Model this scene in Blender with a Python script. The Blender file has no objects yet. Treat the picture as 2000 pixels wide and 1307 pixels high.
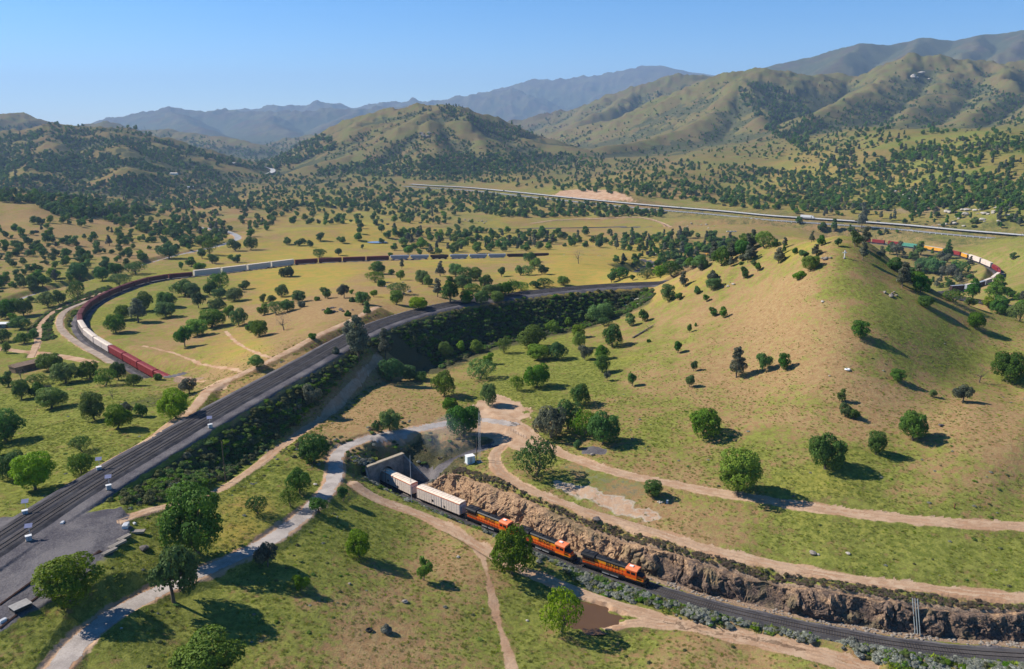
import bpy, math, random
import numpy as np
from mathutils import Vector, Matrix, noise as mnoise
R = math.radians
rng = np.random.default_rng(7)
random.seed(7)
SC = bpy.context.scene
COL = SC.collection

# ---------------------------------------------------------------- camera, sky, sun, exposure
CAM_H, FPX, CX, CY, PITCH = 117.0, 1540.0, 1000.0, 653.5, R(15.1)
cam_d = bpy.data.cameras.new('camera'); cam = bpy.data.objects.new('camera', cam_d); COL.objects.link(cam)
cam.location = (0, 0, CAM_H); cam.rotation_euler = (R(90) - PITCH, 0, 0)
cam_d.sensor_width = 36.0; cam_d.lens = 36.0 * FPX / 2000.0
cam_d.clip_start = 1.0; cam_d.clip_end = 80000.0
SC.camera = cam
SUN_AZ = R(164)          # direction towards the sun, in the ground plane
SUN_EL = R(39)
world = bpy.data.worlds.new('World'); SC.world = world; world.use_nodes = True
wn = world.node_tree; wn.nodes.clear()
wo = wn.nodes.new('ShaderNodeOutputWorld'); wb = wn.nodes.new('ShaderNodeBackground')
sk = wn.nodes.new('ShaderNodeTexSky'); sk.sky_type = 'NISHITA'; sk.sun_disc = False
sk.sun_elevation = SUN_EL
sk.sun_rotation = math.pi / 2 - SUN_AZ     # measured clockwise from +Y
sk.altitude = 2600; sk.air_density = 1.0; sk.dust_density = 0.0; sk.ozone_density = 5.0
wb.inputs[1].default_value = 0.092
hs_ = wn.nodes.new('ShaderNodeHueSaturation'); hs_.inputs['Saturation'].default_value = 1.28; wn.links.new(sk.outputs[0], hs_.inputs['Color'])
wn.links.new(hs_.outputs[0], wb.inputs[0]); wn.links.new(wb.outputs[0], wo.inputs[0])
sd = bpy.data.lights.new('sun', 'SUN'); sd.energy = 5.0; sd.angle = R(0.53); sd.color = (1.0, 0.93, 0.82)
sun = bpy.data.objects.new('sun', sd); COL.objects.link(sun)
sdir = Vector((math.cos(SUN_EL) * math.cos(SUN_AZ), math.cos(SUN_EL) * math.sin(SUN_AZ), math.sin(SUN_EL)))
sun.rotation_euler = sdir.to_track_quat('Z', 'Y').to_euler(); sun.location = (-300, 300, 500)
SC.view_settings.view_transform = 'Standard'; SC.view_settings.look = 'None'
SC.view_settings.gamma = 1.0; SC.view_settings.use_curve_mapping = False
SC.view_settings.exposure = 0.76
SC.render.engine = 'CYCLES'
SC.cycles.max_bounces = 5; SC.cycles.diffuse_bounces = 2; SC.cycles.glossy_bounces = 2
SC.cycles.transmission_bounces = 3; SC.cycles.volume_bounces = 0; SC.cycles.transparent_max_bounces = 8

# ---------------------------------------------------------------- pixel rays
CP, SP = math.cos(PITCH), math.sin(PITCH)
def ray(px, py):
    a = (np.asarray(px, float) - CX) / FPX; b = (CY - np.asarray(py, float)) / FPX
    return a, CP + b * SP, -SP + b * CP
def at_z(px, py, z):
    a, dy, dz = ray(px, py); t = (z - CAM_H) / dz
    return np.stack([a * t, dy * t, np.asarray(z, float) + 0 * t], -1)
def at_y(px, py, Y):
    a, dy, dz = ray(px, py); t = Y / dy
    return np.stack([a * t, np.asarray(Y, float) + 0 * t, CAM_H + dz * t], -1)
def pix(P):
    P = np.asarray(P, float); x, y, z = P[..., 0], P[..., 1], P[..., 2] - CAM_H
    f = y * CP - z * SP; u = y * SP + z * CP
    return CX + FPX * x / f, CY - FPX * u / f

# ---------------------------------------------------------------- numpy noise
def _hash(i, j, s):
    h = (i * 374761393 + j * 668265263 + s * 2147483647) & 0xffffffff
    h = ((h ^ (h >> 13)) * 1274126177) & 0xffffffff
    return ((h ^ (h >> 16)) & 0xffff) / 65535.0
def vnoise(x, y, s=0):
    xi = np.floor(x).astype(np.int64); yi = np.floor(y).astype(np.int64)
    fx = x - xi; fy = y - yi
    fx = fx * fx * fx * (fx * (fx * 6 - 15) + 10); fy = fy * fy * fy * (fy * (fy * 6 - 15) + 10)
    a = _hash(xi, yi, s); b = _hash(xi + 1, yi, s); c = _hash(xi, yi + 1, s); d = _hash(xi + 1, yi + 1, s)
    return (a + (b - a) * fx) * (1 - fy) + (c + (d - c) * fx) * fy
def fbm(x, y, sc, oct=4, s=0, gain=0.5):
    v = 0; amp = 1; tot = 0; f = 1.0 / sc
    for k in range(oct):
        c, q = math.cos(k * 1.1), math.sin(k * 1.1)
        v = v + amp * (vnoise((c * x - q * y) * f + 17.3 * k, (q * x + c * y) * f - 9.1 * k, s + k) - 0.5); tot += amp; amp *= gain; f *= 2.03
    return v / tot * 2
def ridged(x, y, sc, oct=4, s=0):
    v = 0; amp = 1; tot = 0; f = 1.0 / sc
    for k in range(oct):
        c, q = math.cos(k * 1.3 + .4), math.sin(k * 1.3 + .4)
        n = 1 - np.abs(2 * vnoise((c * x - q * y) * f + 5.3 * k, (q * x + c * y) * f + 3.1 * k, s + k) - 1)
        v = v + amp * n * n; tot += amp; amp *= 0.55; f *= 2.1
    return v / tot
def sstep(a, b, x):
    t = np.clip((x - a) / (b - a), 0, 1); return t * t * (3 - 2 * t)

# ---------------------------------------------------------------- terrain grid (fan shaped, finer near by)
NU = 1000
U = np.linspace(-1.04, 1.04, NU)
rows = [92.0]
while rows[-1] < 30000:
    y = rows[-1]; rows.append(y + min(max(1.2 * y * y / 92000, 0.28), 0.0062 * y))
YR = np.array(rows); NR = len(YR)
GX = U[None, :] * YR[:, None]; GY = np.repeat(YR[:, None], NU, 1)

# spot heights: (px, py, height above the lower track)
ZP = [(0,1500,24),(400,1500,15),(800,1500,9),(1200,1500,4),(1700,1500,2),(2200,1500,3),(-300,1400,24),(-400,1100,24.5),(-400,950,21),
(0,1307,21.5),(150,1290,19),(0,1180,24),(200,1110,23),(320,1180,17),(400,1290,14),(600,1200,12),(560,1080,14),(700,1090,9.5),(650,1300,10),
(800,1200,6.5),(900,1100,4.5),(950,1250,3.5),(850,1020,4),(740,1000,7.5),(690,960,10),(640,1010,12),(1000,1150,2),(1100,1250,1.5),(1180,1190,-.3),
(1300,1280,1.5),(1500,1300,1.5),(1300,1200,1),(1500,1240,1),(1800,1330,1.5),(2200,1350,2),(1100,1130,1),(480,970,17),(400,960,19.5),(385,1060,17.5),
(300,1050,21),(540,900,13.5),(620,860,12),(730,740,6.5),(660,790,8.5),(600,835,10.3),(520,890,13),(440,950,16),(330,985,20),(250,1010,22.5),
(760,760,8),(850,770,8.3),(700,830,9.6),(850,820,9),(950,800,9),(1000,830,9.2),(900,760,8.6),(980,760,9.5),(650,900,11),(640,950,12),
(960,900,8.9),(1000,960,8.7),(1150,970,8.9),(1300,1010,8.8),(1300,1060,7.5),(1450,1090,7.3),(1600,1130,7.3),(1800,1155,7.4),(2000,1175,7.6),(2200,1190,8),
(1000,870,9.6),(1100,900,10.2),(1300,940,11.5),(1500,970,12.5),(1700,1005,13),(2000,1028,13.5),(2200,1030,14),
(1200,870,12),(1400,900,14),(1200,750,12),(1100,800,10.5),(1100,700,7.5),(1000,720,6),(950,690,3),(900,700,2),(850,720,2.5),(800,730,3.5),
(1050,660,3),(1150,640,5),(1200,670,9),(1250,640,12),(1300,700,17),(1250,590,14),
(100,950,20.5),(0,950,20.5),(200,880,19.5),(100,850,15),(0,850,13),(200,800,13),(300,800,14.5),(100,770,6),(0,770,3),(200,760,8),(100,720,0),(0,700,-4),
(-200,850,10),(-200,700,-4),(220,730,3),(150,700,-3),(340,775,13),(400,745,11),(430,765,16),(480,730,17.5),(560,690,19),(520,700,17.5),(380,740,5),
(400,700,4),(300,680,-2),(220,640,-6.5),(300,640,-6),(250,600,-9),(350,600,-8),(450,650,0),(500,640,3),(560,650,9),(450,590,-7),(550,570,-8),
(640,596,9),(700,620,13),(640,660,17),(740,590,8),(780,560,-2),(700,540,-10),(600,545,-12),(850,575,3),(950,560,-6),(760,575,4),
(1050,545,-6),(1000,530,-12),(1100,530,-8),(1200,530,-8),(1280,535,-4),(100,650,-9),(0,640,-12),(60,600,-14),(0,560,-17),(150,560,-15),
(250,530,-17),(350,505,-20),(200,500,-20),(0,500,-17),(-200,550,-17),(400,470,-28),(450,500,-23),(550,490,-26),(700,480,-30),(650,450,-36),(850,470,-36),
(500,440,-40),(1000,480,-34),(1150,480,-34),(1300,490,-30),(1100,460,-45),(1400,485,-30),(1250,462,-44),(900,435,-46),(800,410,-55),(600,400,-60),
(400,400,-62),(1000,410,-46),(1150,420,-42),(1300,425,-36),(200,380,-75),(0,370,-60),(-200,380,-50),(300,350,-80),(450,330,-90),(500,290,-110),(300,400,-60),
(600,350,-70),(800,370,-55),(950,360,-45),(800,330,-40),(1100,370,-33),(1250,350,-25),(1000,320,-30),(1300,320,-5),(1500,380,-18),(1500,330,0),
(1700,400,-12),(1700,350,5),(1850,400,-2),(1950,425,-5),(2000,350,30),(1700,300,50),(1900,300,60),(1500,290,40),(1300,290,10),(1100,300,-20),(2200,350,40),
(2200,430,0),(1500,415,-20),(1700,430,-22),(1220,378,-18),(1300,395,-25),(1900,470,-28),(1980,500,-20),(2100,520,-15),(1990,560,-10),
(550,345,-78),(1850,600,-15),(1780,500,-36),(1700,500,-38),(1800,540,-44),(1880,540,-40),(1900,575,-30),(1950,590,-12)]
YP = [(1650,497,345),(1650,560,322),(1650,650,292),(1650,750,262),(1650,850,233),(1650,930,212),(1400,560,415),(1500,560,385),(1500,650,325),(1500,750,280),
(1500,850,240),(1400,850,246),(1300,620,410),(1500,463,445),(1430,494,445),(1380,518,445),(1560,453,445),(1610,455,445),(1560,500,372),(1800,700,285),(1900,800,245),(2000,850,225),(2100,670,300),(2000,633,330),(1900,602,334),(1900,700,298),(2000,760,272),
(1850,584,336),(1800,561,340),(1750,544,342),(1715,532,345),(1690,480,415),(1400,650,345),(1400,750,292),(1300,770,290),(1800,850,232),(2000,950,205),(60,406,1150),(-100,405,1150),(0,430,1080),(150,440,1060),(230,475,960)]
WP = [(150,560,12),(212,425,24),(240,520,4),(235,400,14),(268,398,11),(185,440,26),(290,345,14),(320,480,0),(60,600,-8),(70,520,2),(-30,470,0),(325,330,9),(340,250,8),(280,195,7),(200,165,5),(380,400,-5),(330,560,-14),(240,620,-32),
(160,700,-34),(430,560,-8),(500,300,30),(480,430,10)]
pts = [tuple(at_z(*p)) for p in ZP] + [tuple(at_y(*p)) for p in YP] + [(float(a), float(b), float(c)) for a, b, c in WP]
for px_ in range(-400, 2500, 300): pts.append(tuple(at_y(px_, 250, 20000.0) * np.array([1, 1, 0]) + np.array([0, 0, -60.])))
pts = np.array(pts)
def q2(x, y): return np.stack([x / y * 1.9, np.log(y)], -1)
Q = q2(pts[:, 0], pts[:, 1]); n = len(pts)
def kern(r2): return np.where(r2 > 1e-12, r2 * np.log(r2 + 1e-12), 0)
A = kern(((Q[:, None] - Q[None]) ** 2).sum(-1)) + np.eye(n) * 2e-5
Pm = np.concatenate([np.ones((n, 1)), Q], 1)
M = np.block([[A, Pm], [Pm.T, np.zeros((3, 3))]])
sol = np.linalg.solve(M, np.concatenate([pts[:, 2], np.zeros(3)]))
def rbf(x, y):
    q = q2(x, y); out = np.empty(len(q))
    for k in range(0, len(q), 20000):
        c = q[k:k + 20000]
        out[k:k + 20000] = kern(((c[:, None] - Q[None]) ** 2).sum(-1)) @ sol[:n] + sol[n] + c @ sol[n + 1:]
    return out
ci = np.unique(np.r_[np.arange(0, NR, 5), NR - 1]); cj = np.unique(np.r_[np.arange(0, NU, 5), NU - 1])
cg = rbf(GX[np.ix_(ci, cj)].ravel(), GY[np.ix_(ci, cj)].ravel()).reshape(len(ci), len(cj))
def up(A_, ci, cj):
    T = np.stack([np.interp(np.arange(NU), cj, r) for r in A_]); return np.stack([np.interp(np.arange(NR), ci, T[:, k]) for k in range(NU)], 1)
Z = up(cg, ci, cj)
Z = np.clip(Z, -125, 90)

# mountain ridges: (px, py, distance)
RG = [
 (0.50, 20, [(900,312,5000),(1050,262,4600),(1180,232,4400),(1300,190,4300),(1400,155,4200),(1480,129,4100),(1530,135,4100),(1580,143,4100),(1640,147,4200),(1700,143,4200),(1760,122,4100),(1830,106,4000),(1900,118,4000),(1960,116,3900),(2100,100,3800),(2400,90,3700)]),
 (0.55, 10, [(1480,130,4100),(1440,163,3800),(1405,200,3500),(1330,240,3250),(1240,275,3050),(1170,292,2900)]),
 (0.6, 12, [(1790,112,4000),(1740,145,3700),(1690,170,3450),(1620,205,3200),(1560,235,3000),(1500,275,2750)]),
 (0.6, 12, [(1850,108,4000),(1830,160,3600),(1790,205,3250),(1750,250,2850),(1720,285,2500)]),
 (0.55, 12, [(1940,118,3900),(1950,170,3400),(1930,215,3000),(1880,255,2600),(1830,285,2300)]),
 (0.5, 15, [(2120,100,3800),(2080,190,3000),(2020,240,2400),(1960,270,2100)]),
 (0.6, 10, [(1440,163,3800),(1480,215,3300),(1500,250,3050)]),
 (0.45, 20, [(940,258,7000),(1000,240,6800),(1090,215,6500),(1180,193,6200),(1250,165,6000),(1330,148,6000),(1400,140,6000),(1460,150,6000),(1560,170,6000)]),
 (0.5, 15, [(1250,165,6000),(1200,205,5500),(1140,235,5200)]), (0.5, 15, [(1400,140,6000),(1330,190,5400)]),
 (0.5, 25, [(1340,172,9000),(1430,150,8800),(1520,123,8500),(1600,105,8300),(1690,82,8000),(1740,88,8000),(1800,74,8000),(1860,76,8000),(1920,66,7800),(2000,56,7600),(2200,30,7500),(2500,20,7400)]),
 (0.55, 15, [(1690,82,8000),(1640,120,7200)]), (0.55, 15, [(1800,74,8000),(1770,110,7000)]), (0.55, 15, [(1920,66,7800),(1890,105,6800)]), (0.55,15,[(2000,56,7600),(1985,100,6600)]),
 (0.42, 60, [(700,222,17500),(850,205,17000),(950,180,17000),(1030,160,17000),(1100,150,17000),(1180,143,17000),(1240,131,17000),(1290,128,17000),(1345,141,17000),(1400,148,17000),(1600,160,17000),(1900,170,17000)]),
 (0.35, 40, [(215,234,12500),(235,226,12500),(280,220,12500),(330,211,12500),(375,213,12500),(435,216,12500),(520,216,12200),(600,212,12000),(700,213,12000),(760,205,12000),(850,212,12000),(930,225,12000)]),
 (0.4, 25, [(330,211,12500),(360,240,10500),(400,252,9500)]), (0.4, 25, [(520,216,12200),(530,240,10500),(560,255,9500)]), (0.4, 25, [(700,213,12000),(660,238,10300),(640,252,9400)]), (0.4, 25, [(850,212,12000),(900,235,10000)]),
 (0.35, 40, [(440,213,15500),(470,209,15500),(550,206,15500),(635,200,15500),(700,204,15500),(750,196,15500),(810,192,15500),(850,195,15500),(900,190,15500),(1000,170,15500)]),
 (0.42, 15, [(520,335,3700),(600,300,3700),(650,268,3650),(700,243,3600),(745,220,3550),(790,206,3450),(812,199,3400),(835,203,3350),(868,197,3300),(895,206,3250),(940,232,3200),(1000,256,3100),(1060,277,3000),(1130,293,2900)]),
 (0.45, 10, [(868,197,3300),(810,235,3050),(750,268,2900),(680,300,2800),(600,328,2700)]),
 (0.45, 10, [(900,208,3250),(930,255,2900),(960,290,2650)]), (0.45, 10, [(820,202,3400),(860,250,2950),(850,290,2600)]),
 (0.33, 25, [(-300,240,3000),(-100,250,3000),(0,262,3000),(60,247,3000),(110,238,3000),(200,240,3000),(250,252,2900),(300,275,2800),(350,302,2720),(400,328,2650),(430,342,2600)]),
 (0.4, 12, [(110,238,3000),(90,290,2500),(60,340,2100)]), (0.4, 12, [(220,243,3000),(230,290,2500),(250,330,2200)]), (0.4, 12, [(0,262,3000),(-60,310,2300)]),
 (0.35, 20, [(-200,215,4600),(0,222,4500),(40,226,4500),(90,237,4500),(150,256,4400)]),
 (0.3, 20, [(180,240,6200),(230,242,6000),(300,250,6000),(370,257,5800),(430,268,5600),(490,281,5500)]),
 (0.3, 20, [(500,284,6800),(560,271,6500),(620,262,6200),(660,260,6000)]),
 (0.3, 12, [(1215,338,2050),(1260,332,2000),(1320,352,1850)]),
 (0.3, 15, [(1640,262,2500),(1700,250,2400),(1760,262,2250)]),
]
j0 = int(np.searchsorted(YR, 1400)); SX, SY = GX[j0:], GY[j0:]
base_far = Z[j0:].copy(); mt = np.full(SX.shape, -1e9)
warpx = SX + fbm(SX, SY, 420, 3, 11) * 70 * sstep(1400, 3000, SY); warpy = SY + fbm(SX, SY, 420, 3, 12) * 70 * sstep(1400, 3000, SY)
for sl, rr, P in RG:
    W = np.array([at_y(*p) for p in P])
    ymin = W[:, 1].min() - 1800; ymax = W[:, 1].max() + 2500
    a_ = max(0, int(np.searchsorted(YR, ymin)) - j0); b_ = int(np.searchsorted(YR, ymax)) - j0
    if b_ <= a_: continue
    wx, wy = warpx[a_:b_], warpy[a_:b_]; ox, oy = SX[a_:b_], SY[a_:b_]; best = mt[a_:b_]
    for k in range(len(W) - 1):
        p, q = W[k], W[k + 1]; d = q[:2] - p[:2]; L2 = (d ** 2).sum() + 1e-6
        t = np.clip(((wx - p[0]) * d[0] + (wy - p[1]) * d[1]) / L2, 0, 1)
        dd = np.hypot(wx - p[0] - t * d[0], wy - p[1] - t * d[1])
        h = p[2] + t * (q[2] - p[2]) - sl * (np.sqrt(dd * dd + rr * rr * 4) - rr * 2)
        np.maximum(best, h, out=best)
gul = ridged(SX + fbm(SX, SY, 300, 2, 41) * 60, SY, 400, 5, 31); gul2 = ridged(SX, SY, 1100, 5, 37)
k_ = 22.0
dm = mt - base_far
rise = np.maximum(dm, 0)
smax = np.where(dm > 0, mt, base_far) + np.log1p(np.exp(-np.abs(dm) / k_)) * k_ * 0.8
hh = smax - base_far
smax = smax + (gul - 0.55) * np.clip(hh * 0.34, 0, 85) * sstep(0, 60, hh) * (1 - .75 * sstep(6200, 7500, SY) * sstep(.1, .2, SX / SY)) + (gul2 - 0.5) * np.clip(hh * 0.26, 0, 105) * sstep(4500, 7500, SY) * (1 - .72 * sstep(.12, .22, SX / SY))
smax = smax + (ridged(SX, SY, 130, 3, 43) - .5) * np.clip(hh * .12, 0, 16) * sstep(0, 80, hh) * (1 - sstep(5000, 6500, SY)) + (ridged(SX, SY, 420, 4, 47) - .5) * np.clip(hh * .2, 0, 75) * sstep(5500, 7500, SY) * (SX / SY < .15)
Z[j0:] = smax
def blur(A_, r, q=None):
    q = r if q is None else q
    C_ = np.cumsum(np.pad(A_, ((r + 1, r), (0, 0)), mode='edge'), 0); A_ = (C_[2 * r + 1:] - C_[:-2 * r - 1]) / (2 * r + 1)
    C_ = np.cumsum(np.pad(A_, ((0, 0), (q + 1, q)), mode='edge'), 1); return (C_[:, 2 * q + 1:] - C_[:, :-2 * q - 1]) / (2 * q + 1)
hm_ = sstep(70, 100, GX) * sstep(265, 300, GY) * (1 - sstep(470, 520, GY)); Z = Z + hm_ * (blur(blur(Z, 9, 15), 9, 15) + 1.2 - Z)
# rolling ground relief
Z += fbm(GX, GY, 55, 3, 3) * 0.9 * sstep(130, 260, GY) * (1 + 2 * sstep(500, 1500, GY)) * 0.8
RELIEF = (fbm(GX, GY, 260, 3, 4) * 15 + fbm(GX, GY, 95, 2, 14) * 5) * sstep(650, 1300, GY) * (1 - .5 * sstep(2500, 4000, GY))
Z += fbm(GX, GY, 9, 3, 5) * 0.16 * (1 - sstep(300, 700, GY))
Z += (fbm(GX, GY, 2.2, 2, 8)) * 0.07 * (1 - sstep(200, 350, GY))
Zraw = Z.copy()

def hgt(x, y, Zg=None):
    Zg = Z if Zg is None else Zg
    x = np.asarray(x, float); y = np.asarray(y, float)
    fi = np.clip(np.interp(y, YR, np.arange(NR)), 0, NR - 1.001); fj = np.clip((x / y - U[0]) / (U[1] - U[0]), 0, NU - 1.001)
    i = fi.astype(int); j = fj.astype(int); a = fi - i; b = fj - j
    return (Zg[i, j] * (1 - b) + Zg[i, j + 1] * b) * (1 - a) + (Zg[i + 1, j] * (1 - b) + Zg[i + 1, j + 1] * b) * a
def hit(px, py, ymin=110.0):
    """where pixel rays meet the ground (arrays)"""
    px = np.atleast_1d(np.asarray(px, float)); py = np.atleast_1d(np.asarray(py, float))
    a, dy, dz = ray(px, py); t = np.full(px.shape, ymin); done = np.zeros(px.shape, bool); lo = t.copy()
    for k in range(1500):
        x, y, z = a * t, dy * t, CAM_H + dz * t
        below = (z < hgt(x, y)) & ~done
        done |= below
        nt = t * 1.004
        lo = np.where(done, lo, t); t = np.where(done, t, nt)
        if done.all() or t.min() > 29000: break
        t = np.minimum(t, 29500)
    hi = t.copy()
    for k in range(14):
        m = (lo + hi) / 2; b = CAM_H + dz * m < hgt(a * m, dy * m)
        hi = np.where(b, m, hi); lo = np.where(b, lo, m)
    t = hi; x, y = a * t, dy * t
    return np.stack([x, y, hgt(x, y)], -1), done

def spline(P, step=2.0):
    """Catmull-Rom through 3D points, resampled evenly"""
    P = np.array(P, float); E = np.vstack([2 * P[0] - P[1], P, 2 * P[-1] - P[-2]]); out = []
    for k in range(1, len(E) - 2):
        p0, p1, p2, p3 = E[k - 1:k + 3]; m = 24
        d = [max(np.linalg.norm(b - a) ** .5, 1e-3) for a, b in ((p0, p1), (p1, p2), (p2, p3))]
        t0 = 0; t1 = d[0]; t2 = t1 + d[1]; t3 = t2 + d[2]
        for t in np.linspace(t1, t2, m, endpoint=False):
            A1 = (t1 - t) / (t1 - t0) * p0 + (t - t0) / (t1 - t0) * p1; A2 = (t2 - t) / (t2 - t1) * p1 + (t - t1) / (t2 - t1) * p2; A3 = (t3 - t) / (t3 - t2) * p2 + (t - t2) / (t3 - t2) * p3
            B1 = (t2 - t) / (t2 - t0) * A1 + (t - t0) / (t2 - t0) * A2; B2 = (t3 - t) / (t3 - t1) * A2 + (t - t1) / (t3 - t1) * A3
            out.append((t2 - t) / (t2 - t1) * B1 + (t - t1) / (t2 - t1) * B2)
    out.append(P[-1]); out = np.array(out)
    s = np.r_[0, np.cumsum(np.linalg.norm(np.diff(out[:, :2], axis=0), axis=1))]
    m = max(2, int(round(s[-1] / step)) + 1); ss = np.linspace(0, s[-1], m)
    return np.stack([np.interp(ss, s, out[:, c]) for c in range(3)], 1)
def smooth_line(P, it):
    P = P.copy()
    for _ in range(it): P[1:-1] = (P[:-2] + 2 * P[1:-1] + P[2:]) / 4
    return P
def tang(P):
    T = np.gradient(P[:, :2], axis=0); T /= np.linalg.norm(T, axis=1)[:, None] + 1e-9; return T
def field(P, M_, caps=True):
    """per grid vertex: distance to polyline P, its height there, signed side (+ = left of travel), arc length"""
    D = np.full(GX.shape, 1e9); ZC = np.zeros(GX.shape); SG = np.zeros(GX.shape); S = np.zeros(GX.shape); acc = 0.0
    for k in range(len(P) - 1):
        p, q = P[k], P[k + 1]; d = q[:2] - p[:2]; L = math.hypot(*d)
        ya, yb = min(p[1], q[1]) - M_, max(p[1], q[1]) + M_; xa, xb = min(p[0], q[0]) - M_, max(p[0], q[0]) + M_
        ia, ib = np.searchsorted(YR, ya), np.searchsorted(YR, yb)
        if ib <= ia or yb < YR[0]: acc += L; continue
        yy = (max(ya, 50.), yb); ua = min(xa / yy[0], xa / yy[1]); ub = max(xb / yy[0], xb / yy[1])
        ja, jb = np.searchsorted(U, ua), np.searchsorted(U, ub)
        if jb <= ja: acc += L; continue
        sl = (slice(ia, ib), slice(ja, jb)); gx, gy = GX[sl] - p[0], GY[sl] - p[1]
        t = (gx * d[0] + gy * d[1]) / (L * L + 1e-9)
        ok = np.ones(t.shape, bool)
        if not caps:
            if k == 0: ok &= t >= 0
            if k == len(P) - 2: ok &= t <= 1
        tc = np.clip(t, 0, 1); dd = np.hypot(gx - tc * d[0], gy - tc * d[1]); m = ok & (dd < D[sl])
        D[sl][m] = dd[m]; ZC[sl][m] = (p[2] + tc * (q[2] - p[2]))[m]; SG[sl][m] = np.sign(d[0] * gy - d[1] * gx)[m]; S[sl][m] = (acc + tc * L)[m]
        acc += L
    if not caps:
        for p, q in ((P[0], P[1]), (P[-1], P[-2])):
            d = (q - p)[:2]; b = ((GX - p[0]) * d[0] + (GY - p[1]) * d[1] < 0) & (np.hypot(GX - p[0], GY - p[1]) < M_ * 1.6); D[b] = 1e9
    return D, ZC, SG, S
def carve(P, wl, wr, fill=0.62, cut=0.8, drop=0.0, M_=60, caps=True, cutr=None):
    """bench of half widths wl / wr along P with banks down to or up to the ground"""
    global Z
    D, ZC, SG, S = field(P, M_, caps)
    w = np.where(SG > 0, wl, wr); e = np.maximum(D - w, 0); c_ = np.where(SG > 0, cut, cut if cutr is None else cutr)
    n_ = fbm(GX, GY, 6, 2, 21) * 0.12 + 1
    lo = ZC - drop - e * fill * n_; hi = ZC - drop + e * c_ * n_
    Z = np.where(D < 1e8, np.clip(Z, lo, hi), Z)
    return D, ZC, SG, S
def poly_mask(poly, soft=3.0, P=None):
    """soft mask of a ground polygon given in world xy"""
    poly = np.array(poly, float)[:, :2]; x, y = GX, GY
    ia, ib = np.searchsorted(YR, poly[:, 1].min() - 20), np.searchsorted(YR, poly[:, 1].max() + 20)
    m = np.zeros(GX.shape); sx, sy = x[ia:ib], y[ia:ib]; ins = np.zeros(sx.shape, bool); dmin = np.full(sx.shape, 1e9)
    for k in range(len(poly)):
        p, q = poly[k], poly[(k + 1) % len(poly)]
        cr = ((p[1] > sy) != (q[1] > sy)) & (sx < (q[0] - p[0]) * (sy - p[1]) / (q[1] - p[1] + 1e-12) + p[0]); ins ^= cr
        d = q - p; t = np.clip(((sx - p[0]) * d[0] + (sy - p[1]) * d[1]) / ((d ** 2).sum() + 1e-9), 0, 1)
        dmin = np.minimum(dmin, np.hypot(sx - p[0] - t * d[0], sy - p[1] - t * d[1]))
    sd_ = np.where(ins, dmin, -dmin) + fbm(sx, sy, 4, 3, 55) * soft * 1.2
    m[ia:ib] = sstep(-soft, soft, sd_); return m
# ---------------------------------------------------------------- railway and road lines
def zline(L, step=2.0, sm=0):
    P = spline([at_z(*p) for p in L], step); return smooth_line(P, sm)
main_px = [(-330,1265,25.6),(-120,1130,25),(0,1056,24.5),(100,990,24.2),(200,928,23.8),(300,870,23.3),(400,812,22.9),(500,757,22.4),(600,703,22),(675,661,21.7),(740,631,21.4),(850,598,21),(925,585,20.7),(1000,574,20.5),(1100,563,20.2),(1200,555.5,19.8),(1325,550.5,19.3)]
W = [at_z(*p) for p in main_px]
low_px = [(752,942,-.9),(814,972,-.7),(903,1008.5,-.3),(994,1045,0),(1069,1077,0),(1113,1093.5,.05),(1151,1107,.1),(1253,1141.5,.2),(1320,1163,.3),(1443,1196,.5),(1640,1238,.9),(1770,1260,1.1),(2000,1280,1.5)]
E = at_z(*low_px[-1])
MAIN = smooth_line(spline(W + [np.array(p, float) for p in [(175,507,18),(235,490,16),(285,450,14.2),(312,395,13),(325,330,11),(312,255,8),(262,202,5.5),(200,170,3.6)]], 2.0), 30)
TP0 = at_z(*low_px[0])
LOW = smooth_line(spline([at_z(*p) for p in low_px] + [np.array((165,152,2.4)), np.array((200,170,3.6))], 2.0), 12)
left_px = [(350,762,-3.6),(300,738,-4.2),(262,716,-4.8),(222,693,-5.5),(195,677,-6),(172,660,-6.7),(160,644,-7.4),(156,630,-8),(163,614,-9),(178,599,-10),(205,583,-11.2),(240,568,-12.6),(290,552,-14.2),(340,544,-15.5),(380,541,-16.5),(500,527,-19),(580,517,-20.5),(757,509,-23.5),(875,507,-25),(1000,505,-27),(1110,503,-28.5),(1200,506,-29.6),(1270,511,-30.5)]
LEFT = smooth_line(spline([at_z(*p) for p in left_px] + [np.array((120,760,-32.)), np.array((210,715,-33.)), np.array((320,705,-34.))] + [at_z(*p) for p in [(1883,567,-35),(1925,557,-35.6),(1946,546,-36),(1950,533,-36.5),(1930,521,-37),(1900,509,-37.5),(1872,500,-38),(1837,492.5,-38.4),(1790,485,-39),(1758,481,-39.4),(1700,474,-40),(1640,469,-40.7),(1560,463,-41.5),(1437,455,-43),(1300,447,-44.5),(1200,443.5,-45.6),(1100,445,-46.6),(1000,447,-47.6),(910,449,-48.6),(800,452,-50),(700,445,-52),(600,425,-55)]], 3.0), 8)
def arc(P): return np.r_[0, np.cumsum(np.linalg.norm(np.diff(P[:, :2], axis=0), axis=1))]
def off(P, o):
    T = tang(P); Q_ = P.copy(); Q_[:, 0] += -T[:, 1] * o; Q_[:, 1] += T[:, 0] * o; return Q_

HW = [(790,364,-47),(830,367,-45),(900,371,-42),(1000,381,-38),(1120,394,-34),(1260,408,-30),(1400,420,-28),(1500,430,-26),(1600,437,-25),(1750,448,-25),(1850,458,-24.5),(2000,471,-24),(2200,492,-23)]
HWP = smooth_line(spline([at_z(*p) for p in HW], 6.0), 10)
Z = Z + RELIEF * sstep(25, 190, np.minimum(field(LEFT[::4], 200)[0], field(HWP[::4], 200)[0])); Zraw = Z.copy()
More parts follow.
